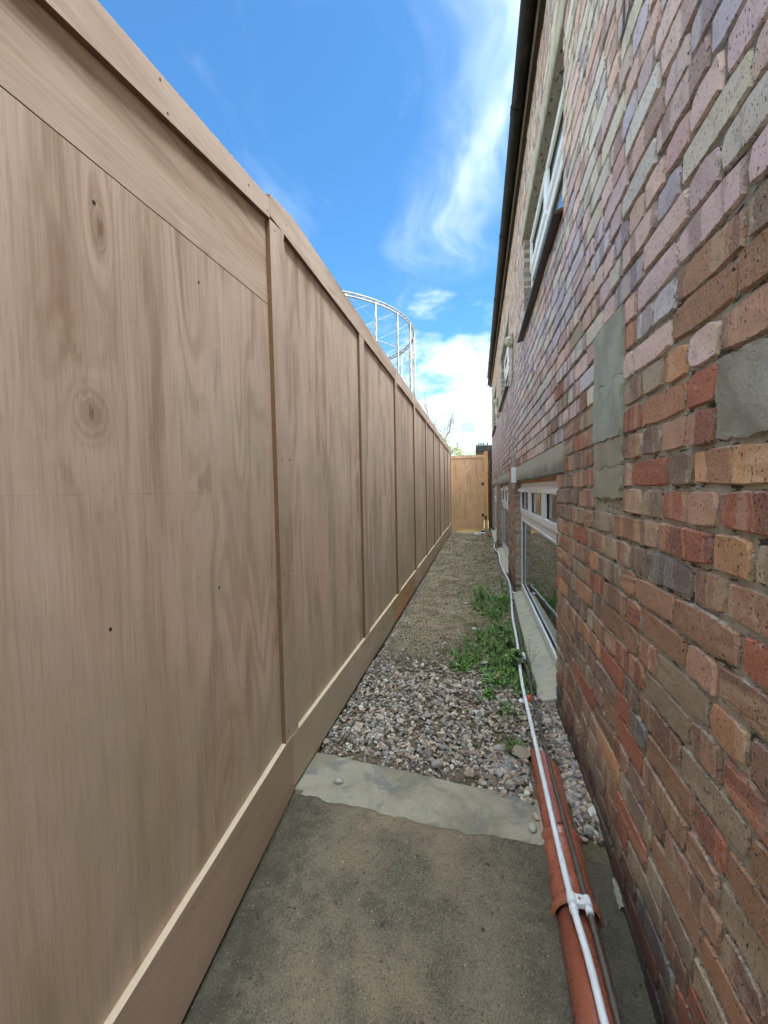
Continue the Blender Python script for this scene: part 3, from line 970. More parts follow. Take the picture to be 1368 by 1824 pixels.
bricks = []   # (y_center, z_center, L, kind)
n0 = int(math.floor((-.30 - z29) / CH))
for n in range(n0, 37):
    za, zb = cz(n), cz(n + 1); zm = (za + zb) / 2
    blocks = sorted([(o[0], o[1]) for o in obst if o[2] < zm < o[3]])
    free = []; cur = -1.6
    for a, b in blocks:
        if a > cur: free.append((cur, a))
        cur = max(cur, b)
    if cur < YEND: free.append((cur, YEND))
    for (a, b) in free:
        y = a + (.004 if a > -1 else random.uniform(0, .2)); last = None; run = 0
        first = True
        while y < b - .035:
            if n % 4 == 0: L = HD if random.random() < .8 else ST
            else: L = ST if random.random() < (.62 if last == HD else .45) else HD
            if first and a > -1 and n % 2: L = HD
            first = False
            if y + L > b - .003 or b - (y + L) < .045:
                L = b - y - .004
                if L > .26:
                    L = (L - .0095) / 2
                bricks.append((y + L / 2, zm, L, None))
            else:
                bricks.append((y + L / 2, zm, L, 's' if L == ST else 'h'))
            last = L; y += L + random.uniform(.0065, .0105)

# which bricks show largest in the picture
Rt = np.array(R.transposed()); F_ = 740.


def shows(y, z, L):
    c = Rt @ (np.array((W, y, z)) - np.array((0, 0, H)))
    if c[2] > -.1: return 0
    u = 684 + F_ * c[0] / -c[2]; v = 912 - F_ * c[1] / -c[2]
    if u < 0 or u > 1368 + 60 or v < -60 or v > 1824 + 60: return 0
    return L * HB * F_ * F_ * W / (-c[2]) ** 3


sc = sorted(((shows(b[0], b[1], b[2]), i) for i, b in enumerate(bricks)), reverse=True)
near = set(i for s_, i in sc[:298])
meshes = {}
def brick_mesh(V, F, L, key=None):
    me = bpy.data.meshes.new('brick'); me.from_pydata(V, [], F); me.materials.append(M['brick'])
    bl_attr(me, [(v[1], v[2], L / 2) for v in V]); me.update(); return me
for kind in 'sh':
    for i, (V, F) in enumerate(VAR[kind]): meshes[(kind, i)] = brick_mesh(V, F, ST if kind == 's' else HD)
FV, FF, FB, FC, FR = [], [], [], [], []; off = 0
for i, (y, z, L, kind) in enumerate(bricks):
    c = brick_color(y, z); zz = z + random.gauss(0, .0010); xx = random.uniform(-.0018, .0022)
    if i in near:
        me = meshes[(kind, random.randrange(14))] if kind else brick_mesh(*brick_geo(L, HB, i), L)
        o = link('brick', me, (W + xx, y, zz), BU); o.color = c + (1,)
        o.rotation_euler = (random.gauss(0, .006), random.gauss(0, .006), random.gauss(0, .004))
    else:
        V, F = VAR[kind][random.randrange(14)] if kind else brick_geo(L, HB, i)
        V = np.array(V); FB.append(np.c_[V[:, 1], V[:, 2], np.full(len(V), L / 2)])
        FV.append(V + (W + xx, y, zz)); FF += [tuple(k + off for k in f) for f in F]; off += len(V)
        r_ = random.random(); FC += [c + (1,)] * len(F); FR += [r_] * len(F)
me = bpy.data.meshes.new('brickwork'); me.from_pydata(np.concatenate(FV).tolist(), [], FF); me.materials.append(M['brick_far'])
bl_attr(me, np.concatenate(FB))
a = me.attributes.new('bcol', 'FLOAT_COLOR', 'FACE'); a.data.foreach_set('color', np.array(FC, dtype=np.float32).ravel())
a = me.attributes.new('brnd', 'FLOAT', 'FACE'); a.data.foreach_set('value', np.array(FR, dtype=np.float32))
tag(link('brickwork', me, (0, 0, 0), BU), kind='stuff')

# mortar backing, cut round the openings
holes = [(a, b, -1, ZL0) for a, b in LO] + [(a, b, ZU0, ZU1) for a, b in UP]
ysb = sorted(set([-2.5, YEND] + [h[k] for h in holes for k in (0, 1)])); zsb = sorted(set([-.7, 4.12] + [h[k] for h in holes for k in (2, 3) if h[k] > -.9]))
mb = MB()
for i in range(len(ysb) - 1):
    run = None
    for j in range(len(zsb) - 1):
        ym = (ysb[i] + ysb[i + 1]) / 2; zm = (zsb[j] + zsb[j + 1]) / 2
        if any(h[0] < ym < h[1] and h[2] < zm < h[3] for h in holes): continue
        ya = ysb[i] + (.006 if any(abs(ysb[i] - h[1]) < 1e-6 and h[2] < zm < h[3] for h in holes) else 0)
        yb = ysb[i + 1] - (.006 if any(abs(ysb[i + 1] - h[0]) < 1e-6 and h[2] < zm < h[3] for h in holes) else 0)
        mb.box(W + .0100, W + .22, ya, yb, zsb[j], zsb[j + 1])
mb.build('mortar_backing', M['mortar'], BU)

# lintels, render patches
for a, b in LO: MB().box(W - .004, W + .118, a - .187, b + .167, ZL0 + .002, ZL1 - .004).build('lintel', M['lintel'], BU, .003)
for a, b in UP: MB().box(W - .003, W + .118, a - .117, b + .117, ZU1 + .002, ZU2 - .004).build('lintel', M['lintel'], BU, .003)


def patch(y0, y1, z0, z1, name, mat, x=W - .004, amp=.003, parent=BU):
    """cement filled rectangle with a hand-made outline and uneven face"""
    nx, nz = max(6, int((y1 - y0) / .02)), max(6, int((z1 - z0) / .02)); b = MB()
    for j in range(nz + 1):
        for i in range(nx + 1):
            y = y0 + (y1 - y0) * i / nx; z = z0 + (z1 - z0) * j / nz
            ed = min(i, nx - i, j, nz - j)
            jy = .010 * fb(y, z, 4, 24.) if ed == 0 else 0
            b.v.append((x - amp * fb(y, z, 1, 9.) - .5 * amp * fb(y, z, 2, 40.) + (.001 if ed == 0 else 0), y + jy, z + jy))
    for j in range(nz):
        for i in range(nx):
            a = j * (nx + 1) + i; b.face((a, a + nx + 1, a + nx + 2, a + 1), sm=True)
    # sides
    rim = [i for i in range(nx + 1)] + [j * (nx + 1) + nx for j in range(1, nz + 1)] + [nz * (nx + 1) + i for i in reversed(range(nx))] + [j * (nx + 1) for j in reversed(range(1, nz))]
    k0 = len(b.v); nr = len(rim)
    for r in rim: b.v.append(b.v[r])
    for r in rim: b.v.append((x + .05, b.v[r][1], b.v[r][2]))
    for k in range(nr):
        k2 = (k + 1) % nr; b.face((k0 + k, k0 + k2, k0 + nr + k2, k0 + nr + k))
    return b.build(name, mat, parent)


(pa, pb, pc_, pd) = PATCH[0]
for z0, z1, mt, xo in ((cz(6) - .20, pd - .003, 'render', -.001), (cz(-1) + .16, cz(6) - .202, 'render', -.002), (cz(-1) + .07, cz(-1) + .158, 'render_tan', .001), (cz(-2) - .0 + .045, cz(-1) + .068, 'render_tan', .0005)):
    patch(pa + .006, pb - .006, z0, z1, 'render_patch', M[mt], W - .004 + xo, .0025)
for q in PATCH[1:]: patch(q[0] + .004, q[1] - .004, q[2] + .004, q[3] - .004, 'render_patch', M['render'])
patch(BLOCK[0] + .004, BLOCK[1] - .006, BLOCK[2] + .006, BLOCK[3] - .006, 'rough_render_patch', M['render_rough'], W - .001, .006)
# broken fillet of mortar along the wall foot
b = MB()
for k in range(26):
    y = 1.30 + k * .013
    b.v += [(W - .028 + .010 * fb(y, 0, 0, 30.), y, -.06 - .03 + .012 * fb(y, 2, 0, 25.)), (W - .006, y, -.035 + .014 * fb(y, 3, 0, 22.)), (W + .01, y, -.035), (W + .01, y, -.16), (W - .028, y, -.16)]
for k in range(25):
    for i in range(5):
        i2 = (i + 1) % 5; b.face((k * 5 + i, k * 5 + i2, k * 5 + 5 + i2, k * 5 + 5 + i), sm=False)
b.build('mortar_fillet', M['render_rough'], BU)


def frame_ring(b, x0, x1, y0, y1, z0, z1, t, tb=None):
    tb = tb or t
    b.box(x0, x1, y0, y1, z1 - t, z1); b.box(x0, x1, y0, y1, z0, z0 + tb)
    b.box(x0, x1, y0, y0 + t, z0 + tb, z1 - t); b.box(x0, x1, y1 - t, y1, z0 + tb, z1 - t)


def window(y0, y1, z0, z1, tz, n, xf, vents=(), big=1):
    """white plastic window: a row of top lights over a large fixed pane"""
    xb = xf + .065
    b = MB(); t = .046
    frame_ring(b, xf, xb, y0, y1, z0, z1, t, .055)
    b.box(xf + .001, xb - .001, y0 + t, y1 - t, tz - .03, tz + .03)
    dy = (y1 - y0) / n
    for i in range(1, n): b.box(xf + .002, xb - .002, y0 + dy * i - .03, y0 + dy * i + .03, tz + .03, z1 - t)
    for i in range(1, big): b.box(xf + .002, xb - .002, y0 + (y1 - y0) * i / big - .03, y0 + (y1 - y0) * i / big + .03, z0 + .055, tz - .03)
    fr = b.build('window_frame', M['upvc'], BU, .004)
    for i in range(n):
        a, c = y0 + dy * i + (.03 if i else t) + .001, y0 + dy * (i + 1) - (.03 if i < n - 1 else t) - .001
        s = MB(); frame_ring(s, xf - .014, xf + .03, a - .012, c + .012, tz + .031, z1 - t + .012, .056)
        sh = s.build('sash', M['upvc'], fr, .005)
        g_ = MB(); frame_ring(g_, xf + .004, xf + .012, a + .04, c - .04, tz + .083, z1 - t - .040, .006); g_.build('gasket', M['gasket'], fr)
        MB().box(xf + .012, xf + .018, a + .038, c - .038, tz + .08, z1 - t - .038).build('pane', M['glass'], fr)
    for (a, c) in vents:
        MB().prism([(a, z1 - .055), (c, z1 - .055), (c, z1 - .085), (a, z1 - .085)], xf - .045, xf - .013).build('trickle_vent', M['upvc'], fr, .006)
    yb = [y0 + t] + [y0 + (y1 - y0) * i / big for i in range(1, big)] + [y1 - t]
    for i in range(big):
        g_ = MB(); frame_ring(g_, xf + .006, xf + .016, yb[i] + .0, yb[i + 1] - .0, z0 + .056, tz - .031, .010)
        g_.build('gasket', M['gasket'], fr)
        s = MB(); frame_ring(s, xf - .004, xf + .012, yb[i] + .001, yb[i + 1] - .001, z0 + .052, tz - .030, .020); s.build('glazing_bead', M['upvc'], fr, .004)
        MB().box(xf + .020, xf + .026, yb[i] - .005, yb[i + 1] + .005, z0 + .05, tz - .025).build('pane', M['glass'], fr)
    # the room behind
    r = MB(); xa = xb + .12
    r.box(xa + 1.4, xa + 1.45, y0 - .3, y1 + .3, z0 - .2, z1 + .2)
    r.box(xb + .09, xa + 1.4, y0 - .35, y0 - .30, z0 - .2, z1 + .2); r.box(xb + .09, xa + 1.4, y1 + .30, y1 + .35, z0 - .2, z1 + .2)
    r.box(xb + .09, xa + 1.4, y0 - .3, y1 + .3, z0 - .25, z0 - .2); r.box(xb + .09, xa + 1.4, y0 - .3, y1 + .3, z1 + .2, z1 + .25)
    r.build('room_lining', M['room'], BU)
    bl = MB()
    for k in range(int((y1 - y0 - .1) / .11)):
        ya = y0 + .06 + k * .11; bl.box(xb + .05, xb + .052 + .01 * (k % 2), ya, ya + .100, z0 + .1, z1 - .05)
    bl.build('blind', M['blind'], BU)
    return fr


XF = W + .067
for i, (a, b_) in enumerate(LO):
    window(a + .004, b_ - .004, .068, 1.262, .905, 3, XF, vents=[(a + .12, a + .66), (b_ - .72, b_ - .14)])
    MB().box(XF + .005, XF + .06, a + .004, b_ - .004, 1.264, ZL0 + .001).build('timber_packer', M['ply_red'], BU)
    # sill: concrete, sloping, standing proud and running slightly out of line
    s = MB(); xa, xc = .335 if i == 0 else .362, .388
    zt0, zb = .012, -.115
    ya, yb = a + .015, b_ + (.0 if i == 0 else .06)
    s.v = [(xa, ya, zt0), (xc, yb, zt0), (XF + .07, yb, .070), (XF + .07, ya, .070), (xa, ya, zb), (xc, yb, zb), (XF + .07, yb, -.3), (XF + .07, ya, -.3)]
    for q in ((0, 1, 2, 3), (4, 5, 1, 0), (7, 6, 5, 4), (0, 3, 7, 4), (1, 5, 6, 2)): s.face(q)
    s.build('window_sill', M['sill'], BU, .006)
for i, (a, b_) in enumerate(UP):
    window(a + .004, b_ - .004, ZU0 + .012, ZU1 - .004, ZU1 - .36, 2, XF, big=1)
    s = MB()
    s.prism([(0, 0), (1, 0), (1, 1), (0, 1)], 0, 1); s = MB()
    ya, yb = a - .03, b_ + .05
    s.v = [(W - .050, ya, ZU0 - .032), (W - .050, yb, ZU0 - .032), (XF + .03, yb, ZU0 + .014), (XF + .03, ya, ZU0 + .014),
           (W - .050, ya, ZU0 - .052), (W - .050, yb, ZU0 - .052), (XF + .03, yb, ZU0 - .012), (XF + .03, ya, ZU0 - .012)]
    for q in ((0, 1, 2, 3), (4, 5, 1, 0), (7, 6, 5, 4), (0, 3, 7, 4), (1, 5, 6, 2), (3, 2, 6, 7)): s.face(q)
    s.build('tile_sill', M['sill_tile'], BU, .003)

# eaves: soffit, fascia, gutter and roof
MB().box(.387, W + .22, -2.5, 11.62, 4.121, 4.14).build('soffit', M['soffit'], BU)
MB().box(.376, .386, -2.5, 11.62, 4.108, 4.235).build('fascia_board', M['fascia'], BU)
MB().box(.352, W + .22, 11.622, YEND, 4.121, 4.23).build('verge_board', M['soffit'], BU)
prof = [(math.cos(q), math.sin(q)) for q in np.linspace(math.pi, 2 * math.pi, 11)]


def gutter_piece(y0, y1, r, name, parent, th=.004):
    b = MB(); cx_, cz_ = .323, 4.172
    for y in (y0, y1):
        for (c, s_) in prof: b.v.append((cx_ + c * r, y, cz_ + s_ * r))
        for (c, s_) in reversed(prof): b.v.append((cx_ + c * (r - th), y, cz_ + s_ * (r - th)))
    n = 22
    for k in range(n):
        k2 = (k + 1) % n; b.face((k, k2, n + k2, n + k), sm=False)
    b.face(list(range(n - 1, -1, -1))); b.face([n + k for k in range(n)])
    return b.build(name, M['gutter'], parent)


gut = gutter_piece(-2.5, 11.60, .0475, 'gutter', BU)
for y in (-1.4, .25, 1.92, 3.56, 5.23, 6.90, 8.57, 10.24): gutter_piece(y - .045, y + .045, .0520, 'gutter_joint', gut)
gutter_piece(11.585, 11.602, .048, 'gutter_end', gut, .03)
rf = MB()
rf.v = [(.31, -2.5, 4.215), (.31, 12.6, 4.215), (3.6, 12.6, 6.1), (3.6, -2.5, 6.1), (6.9, -2.5, 4.215), (6.9, 12.6, 4.215)]
rf.v += [(x, y, z - .04) for x, y, z in rf.v]
for q in ((0, 1, 2, 3), (3, 2, 5, 4), (6, 9, 8, 7), (9, 10, 11, 8), (0, 6, 7, 1), (4, 5, 11, 10), (1, 7, 8, 2), (2, 8, 11, 5), (0, 3, 9, 6), (3, 4, 10, 9)): rf.face(q)
rf.build('roof', M['roof_tile'], BU)
# end gables and rear wall, bare masonry
gb = MB()
gb.prism([(0, 0), (1, 0), (1, 1), (0, 1)], 0, 1); gb = MB()
for yy in (YEND - .2, -2.5):
    b0 = len(gb.v)
    for y in (yy, yy + .2):
        gb.v += [(W + .225, y, -.7), (6.75, y, -.7), (6.75, y, 4.16), (3.6, y, 5.98), (W + .225, y, 4.16)]
    for k in range(5):
        k2 = (k + 1) % 5; gb.face((b0 + k, b0 + k2, b0 + 5 + k2, b0 + 5 + k))
    gb.face([b0 + k for k in range(5)]); gb.face([b0 + 9 - k for k in range(5)])
gb.box(6.76, 6.96, -2.5, YEND, -.7, 4.16)
gb.build('gable_wall', M['mortar'], BU)

# small fittings on the wall
o = MB().box(W - .052, W - .001, 4.72, 4.80, 1.275, 1.44).build('vent_cowl', M['white_plastic'], None, .006)
tag(o, 'narrow white plastic box fixed to the wall at the far end of the nearest lintel', 'vent box')


def bulkhead(y, z, label, s=1., with_pipe=.42, pipe_label=None):
    L = thing('wall_light', label, 'wall light', (W, y, z), 'bulkhead lights high on the brick wall')
    MB().box(W - .038, W - .001, y - .075, y + .075, z - .065, z + .065).build('base', M['lamp_body'], L, .012)
    b = MB(); N = 12; rings = 5
    for j in range(rings):
        q = j / (rings - 1) * math.pi / 2
        for k in range(N):
            an = 2 * math.pi * k / N
            b.v.append((W - .036 - .065 * math.sin(q), y + .068 * math.cos(q * .93) * math.cos(an), z + .058 * math.cos(q * .93) * math.sin(an)))
    for j in range(rings - 1):
        for k in range(N):
            k2 = (k + 1) % N; b.face((j * N + k, j * N + k2, (j + 1) * N + k2, (j + 1) * N + k), sm=True)
    b.face([(rings - 1) * N + k for k in range(N)])
    b.build('lamp_cover', M['lamp_glass'], L)
    c = MB()
    for an in (0, math.pi / 2, math.pi / 4, -math.pi / 4):
        pts = []
        for q in np.linspace(0, math.pi, 9):
            rr = .072 * math.cos(q); pts.append((W - .036 - .070 * math.sin(q), y + rr * math.cos(an), z + rr * .86 * math.sin(an)))
        c.tube(pts, .0035, 5)
    c.build('wire_guard', M['lamp_body'], L)
    MB().tube([(W - .011, y - .02, z - .06), (W - .011, y - .02, z - with_pipe)], .009, 8).build('supply_conduit', M['conduit'], L)
    MB().tube([(W - .030, y - .02, z - with_pipe - .03), (W - .002, y - .02, z - with_pipe - .03)], .034, 12).build('junction_box', M['lamp_body'], L)
    return L


bulkhead(5.15, 2.93, 'grubby cream bulkhead lamp with conduit below it, between the first and second upper windows', with_pipe=.36)
bulkhead(8.75, 2.95, 'grubby cream bulkhead lamp farther off, between the second and third upper windows', with_pipe=.25)
b = MB().tube([(W - .006, 5.10, 2.53), (W - .006, 5.35, 2.50), (W - .006, 5.8, 2.52), (W - .006, 6.6, 2.535), (W - .006, 8.7, 2.62)], .007, 6)
tag(b.build('surface_cable', M['conduit']), 'thin buff cable clipped along the wall below the upper windows', 'cable')
hk = []
for k in range(11):
    q = k / 10 * math.pi; hk.append((W - .006 - .012 * math.sin(q), 1.345 - .024 * math.cos(q), 2.52 - .055 * math.sin(q)))
hk = [(W - .005, 1.37, 2.95)] + hk + [(W - .005, 1.365, 2.66), (W - .004, 1.38, 3.0)]
tag(MB().tube(hk, .0028, 6).build('looped_cable', M['cable']), 'thin dark cable hanging in a loop high on the nearest brickwork', 'cable')

# ------------------------------------------------------------------ drain, conduit, cable
def pipe_z(y): return -.004 - .058 * max(0., 1.85 - y) / .95 - .002
PR = .0555
DP = thing('drain_pipe', 'orange plastic drain pipe with a ribbed coupling lying at the foot of the brick wall', 'pipe', (.275, 1.2, -.1))
def ppx(y): return .272 + .012 * (y - .9) / .95
# far length, cut obliquely
b = MB(); N = 28; ysl = [1.515, 1.6, 1.7, 1.78]
def ring(y, r, skew=0.):
    for k in range(N):
        an = 2 * math.pi * k / N; yy = y - skew * math.cos(an) + 0
        b.v.append((ppx(y) + r * math.cos(an), yy, pipe_z(y) + r * math.sin(an)))
for y in ysl: ring(y, PR)
ring(1.88, PR, .075); ring(1.88, PR - .004, .075); ring(1.6, PR - .004)
m_ = len(b.v) // N
for j in range(m_ - 1):
    for k in range(N):
        k2 = (k + 1) % N; b.face((j * N + k, j * N + k2, (j + 1) * N + k2, (j + 1) * N + k), sm=(j != 4 and j != 3))
b.build('pipe_length', M['clay'], DP)
b = MB().tube([(ppx(y), y, pipe_z(y)) for y in (-1.2, -.4, .4, .8, 1.25)], PR, 28); b.build('pipe_length', M['clay'], DP)
# coupling
prof_c = [(1.232, .0640), (1.236, .0705), (1.252, .0718), (1.258, .0660), (1.270, .0640), (1.300, .0625), (1.304, .0640), (1.322, .0640), (1.326, .0620), (1.40, .0630),
          (1.432, .0645), (1.440, .0660), (1.458, .0662), (1.464, .0615), (1.474, .0615), (1.478, .0685), (1.494, .0698), (1.502, .0660), (1.506, .056)]
b = MB().tube([(ppx(y), y, pipe_z(y)) for y, r in prof_c], .06, 32, rad=[r for y, r in prof_c], caps=False)
for i in range(len(b.smooth)): b.smooth[i] = True
cp = b.build('coupling', M['clay'], DP)
for (a_, sz) in ((1.470, .004), (1.452, .006), (1.43, .005)):
    loose = MB().tube([(ppx(a_) - .064, a_, pipe_z(a_) + .006), (ppx(a_) - .0665, a_, pipe_z(a_) + .006)], sz * .7, 7).build('mud_fleck', M['scrap'], cp)


def spline(pts, n=6):
    out = []
    P = [Vector(p) for p in pts]; P = [P[0] * 2 - P[1]] + P + [P[-1] * 2 - P[-2]]
    for i in range(1, len(P) - 2):
        for k in range(n):
            t = k / n; a, b_, c, d_ = P[i - 1], P[i], P[i + 1], P[i + 2]
            out.append(.5 * ((2 * b_) + (c - a) * t + (2 * a - 5 * b_ + 4 * c - d_) * t * t + (3 * b_ - a - 3 * c + d_) * t ** 3))
    out.append(P[-2]); return out


wp = [(.270, -1.0, -.085), (.269, .1, -.030), (.270, .95, .023), (.2545, 1.22, .0435), (.2515, 1.62, .053), (.253, 1.95, .052), (.253, 2.33, .050), (.258, 2.64, .05), (.289, 3.25, .05), (.307, 3.89, .05), (.352, 4.65, .05), (.388, 5.40, .03),
      (.372, 6.0, .02), (.352, 6.8, .03), (.366, 7.65, .05), (.321, 8.5, .04), (.375, 9.3, .05), (.372, 10.1, .055), (.38, 11.3, .06), (.385, 12.4, .05)]
CT = thing('white_conduit', 'long white plastic conduit snaking from the drain pipe along the sills to the gate', 'conduit', (.26, 1.2, .04))
MB().tube(spline(wp), .0098, 10).build('tube', M['conduit_white'], CT)
for y in (2.9, 6.35, 7.1):
    xx = np.interp(y, [p[1] for p in wp], [p[0] for p in wp]); zz = np.interp(y, [p[1] for p in wp], [p[2] for p in wp])
    MB().box(xx - .004, xx + .035, y - .012, y + .012, zz - .012, zz + .006).build('bracket', M['white_plastic'], CT, .003)
bp_ = [(.303, -1.0, -.092), (.303, .1, -.040), (.303, .95, .012), (.2965, 1.24, .041), (.290, 1.63, .052), (.292, 2.0, .05), (.295, 2.33, .05), (.305, 2.65, .05), (.304, 2.96, .052), (.331, 3.62, .05), (.357, 4.40, .05), (.375, 4.95, .03), (.385, 5.5, -.005), (.382, 6.5, -.01), (.37, 7.8, .03), (.345, 8.5, .02), (.38, 9.4, .04)]
CB = thing('brown_cable', 'grey brown pipe running beside the white conduit over the drain and weeds', 'cable', (.3, 1.2, .04))
MB().tube(spline(bp_), .0078, 8).build('tube', M['cable'], CB)
MB().tube([(.3035, 2.90, .052), (.3037, 2.915, .052), (.304, 2.96, .052), (.3075, 3.0, .052), (.309, 3.015, .052)], .012, 12, rad=[.009, .0135, .0145, .0135, .009]).build('joint_sleeve', M['white_plastic'], CB)
MB().box(.335, .365, 4.42, 4.445, .045, .062).build('strap', M['cable'], CB)
# double clip where the two cross the coupling
CL = thing('pipe_clip', 'white double clip holding the conduit and brown pipe together over the coupling', 'clip', (.272, 1.215, .04))
zc_ = .0385
MB().box(.2655, .2875, 1.198, 1.228, zc_ - .006, zc_ + .011).build('clip_body', M['white_plastic'], CL, .002)
for xc_, rr in ((.2562, .0135), (.2972, .0115)):
    b = MB(); y0, y1 = 1.200, 1.226
    b.tube([(xc_, y0, zc_ + .004), (xc_, y1, zc_ + .004)], rr, 16)
    b.build('clip_jaw', M['white_plastic'], CL, .001)
    b = MB(); b.tube([(xc_, y0 - .02, zc_ + .001), (xc_, y0 - .001, zc_ + .003)], rr * .92, 12); b.build('clip_collar', M['white_plastic'], CL)
MB().tube([(.2765, 1.213, zc_ + .0105), (.2765, 1.213, zc_ + .0125)], .0042, 12).build('screw', M['screw_head'], CL)

# ------------------------------------------------------------------ litter and sticks
def scrap(pts, label, mat, name, cat, th=.003):
    b = MB(); n = len(pts)
    b.v = [(x, y, z) for x, y, z in pts] + [(x, y, z + th) for x, y, z in pts]
    b.face(list(range(n - 1, -1, -1))); b.face([n + k for k in range(n)])
    for k in range(n): b.face((k, (k + 1) % n, n + (k + 1) % n, n + k))
    return tag(b.build(name, mat), label, cat)


def crumple(x, y, z, s, mat, label, name, cat, sc=(1, 1, .6)):
    bm = bmesh.new(); bmesh.ops.create_icosphere(bm, subdivisions=2, radius=.5)
    for v in bm.verts: v.co = Vector((v.co.x * sc[0], v.co.y * sc[1], v.co.z * sc[2])) * s * random.uniform(.6, 1.15)
    me = bpy.data.meshes.new(name); bm.to_mesh(me); bm.free(); me.materials.append(mat)
    return tag(link(name, me, (x, y, z)), label, cat)


crumple(.285, 2.43, .022, .045, M['plastic_orange'], 'crumpled orange plastic lump between conduit and cable by the first sill', 'orange_litter', 'litter', (.8, 1.2, .9))
crumple(.238, 2.40, .015, .04, M['scrap'], 'scrap of white paper under the conduit beside the orange litter', 'paper_scrap', 'litter', (.8, 1.3, .3))
crumple(.385, 1.945, .015, .014, M['pink_scrap'], 'tiny bright pink scrap in the gravel against the wall foot', 'pink_scrap', 'litter')
crumple(.395, 4.86, .03, .055, M['scrap'], 'crumpled white scrap on the far end of the nearest sill', 'paper_scrap', 'litter', (1, .8, .5))
crumple(-.124, 4.44, .006, .05, M['scrap'], 'white leaf-shaped scrap on the soil left of the farther weeds', 'paper_scrap', 'litter', (1, .5, .25))
crumple(-.02, 3.62, .01, .055, M['scrap'], 'pale torn wrapper lying among the middle clump of weeds', 'wrapper', 'litter', (1.2, .6, .3))
crumple(.0, 11.35, .01, .2, M['scrap'], 'crumpled white sheet on the ground in front of the gate', 'plastic_sheet', 'litter', (1.2, .9, .35))
crumple(.14, 11.5, .02, .12, M['scrap'], 'smaller white wrapper between the sheet and the gate post', 'wrapper', 'litter', (1.4, .6, .3))
loose_stone(.275, 10.9, .03, .13, (.42, .17, .12), 'broken red brick end lying by the third sill near the gate', 'brick_fragment', 'brick', (1., .7, .8))
loose_stone(.16, 11.9, .02, .16, (.10, .09, .08), 'dark rubble lump beside the gate post foot', 'rubble', 'rubble', (1., .8, .5))
for (x, y, a_, L, lab) in ((.07, 8.3, .5, .22, 'pale twig lying on the bare soil halfway along the passage'), (-.03, 8.55, -.6, .16, 'shorter pale twig crossing the first halfway along the passage'),
                           (.10, .98 + .2, .9, .03, 'tiny pale splinter on the dirty concrete near the drain')):
    z = gz(x, y) + .012; r_ = .006 if L > .1 else .0018
    p = [(x - L / 2 * math.cos(a_), y - L / 2 * math.sin(a_), z), (x, y, z + .004), (x + L / 2 * math.cos(a_), y + L / 2 * math.sin(a_), z)]
    tag(MB().tube(p, r_, 6).build('twig', M['stick']), lab, 'twig')

# ------------------------------------------------------------------ gate and what stands at the far end
GY = 12.60
GT = thing('plywood_gate', 'yellowish plywood gate closing the far end of the passage', 'gate', (-.2, GY, 0))
MB().box(-.775, .188, GY, GY + .018, .02, 2.175).build('panel', M['ply_gate'], GT, .001)
MB().box(-.741, .200, GY - .018, GY - .0003, 2.12, 2.20).build('top_rail', M['gate_rail'], GT, .001)
MB().box(-.741, .124, GY - .018, GY - .0003, -.01, .305).build('kickboard', M['gate_rail'], GT, .001)
MB().box(.150, .186, GY - .018, GY - .0003, .31, 2.118).build('stile', M['ply_gate'], GT, .001)
for z in (1.35, .43):
    hg = MB().box(.128, .19, GY - .026, GY - .0185, z - .045, z + .045).build('hinge', M['hinge'], GT)
GP = thing('gate_post', 'yellow softwood post that the gate hangs on', 'post', (.25, GY, 0))
MB().box(.200, .305, GY - .03, GY + .07, -.02, 2.30).build('post', M['softwood'], GP, .002)
GP_ = MB().box(.215, .27, GY - .036, GY - .0305, .30, .42).build('strike_plate', M['hinge'], GP)
OF = thing('old_dark_fence', 'weathered black timber fence end between the gate post and the building', 'fence', (.37, GY + .3, 0))
MB().box(.318, .372, GY + .01, GY + .11, -.05, 2.36).build('post', M['old_wood'], OF, .002)
MB().box(.376, .408, GY + .02, GY + .10, -.05, 2.44).build('board', M['old_wood'], OF, .002)
for k in range(6): MB().box(.33 + .145 * k, .46 + .145 * k, GY + .13, GY + .15, -.05, 2.3 + random.uniform(-.04, .04)).build('board', M['old_wood'], OF, .002)
wr = spline([(.36, GY - .01, 2.05), (.33, GY - .02, 1.85), (.345, GY - .02, 1.72), (.40, GY - .02, 1.66)], 5)
tag(MB().tube(wr, .006, 6).build('loose_wire', M['conduit']), 'thin pale wire looped on the dark fence end', 'wire')
tag(MB().box(-.66, .08, 12.34, 12.44, .0, .035).build('timber_offcut', M['softwood'], None, .002), 'sawn yellow timber length lying on the ground before the gate', 'timber')
tag(MB().box(-.60, -.05, 12.20, 12.27, -.015, .012).build('timber_offcut', M['softwood'], None, .002), 'thinner yellow timber strip in front of the sawn length at the gate', 'timber')
b = MB(); N = 20
for j in range(6):
    for k in range(N):
        an = 2 * math.pi * k / N; r_ = 1 - j / 5.5
        x = -.22 + .48 * r_ * math.cos(an); y = 12.1 + .42 * r_ * math.sin(an)
        b.v.append((x, y, -.03 + .06 * (1 - r_ ** 2) + .008 * fb(x, y, 0, 8.)))
for j in range(5):
    for k in range(N): b.face((j * N + k, j * N + (k + 1) % N, (j + 1) * N + (k + 1) % N, (j + 1) * N + k), sm=True)
b.face([5 * N + k for k in range(N)])
tag(b.build('sawdust_heap', M['sand'], fixn=False), 'low spread of yellow sawdust and sand in front of the gate', 'sawdust', kind='stuff')

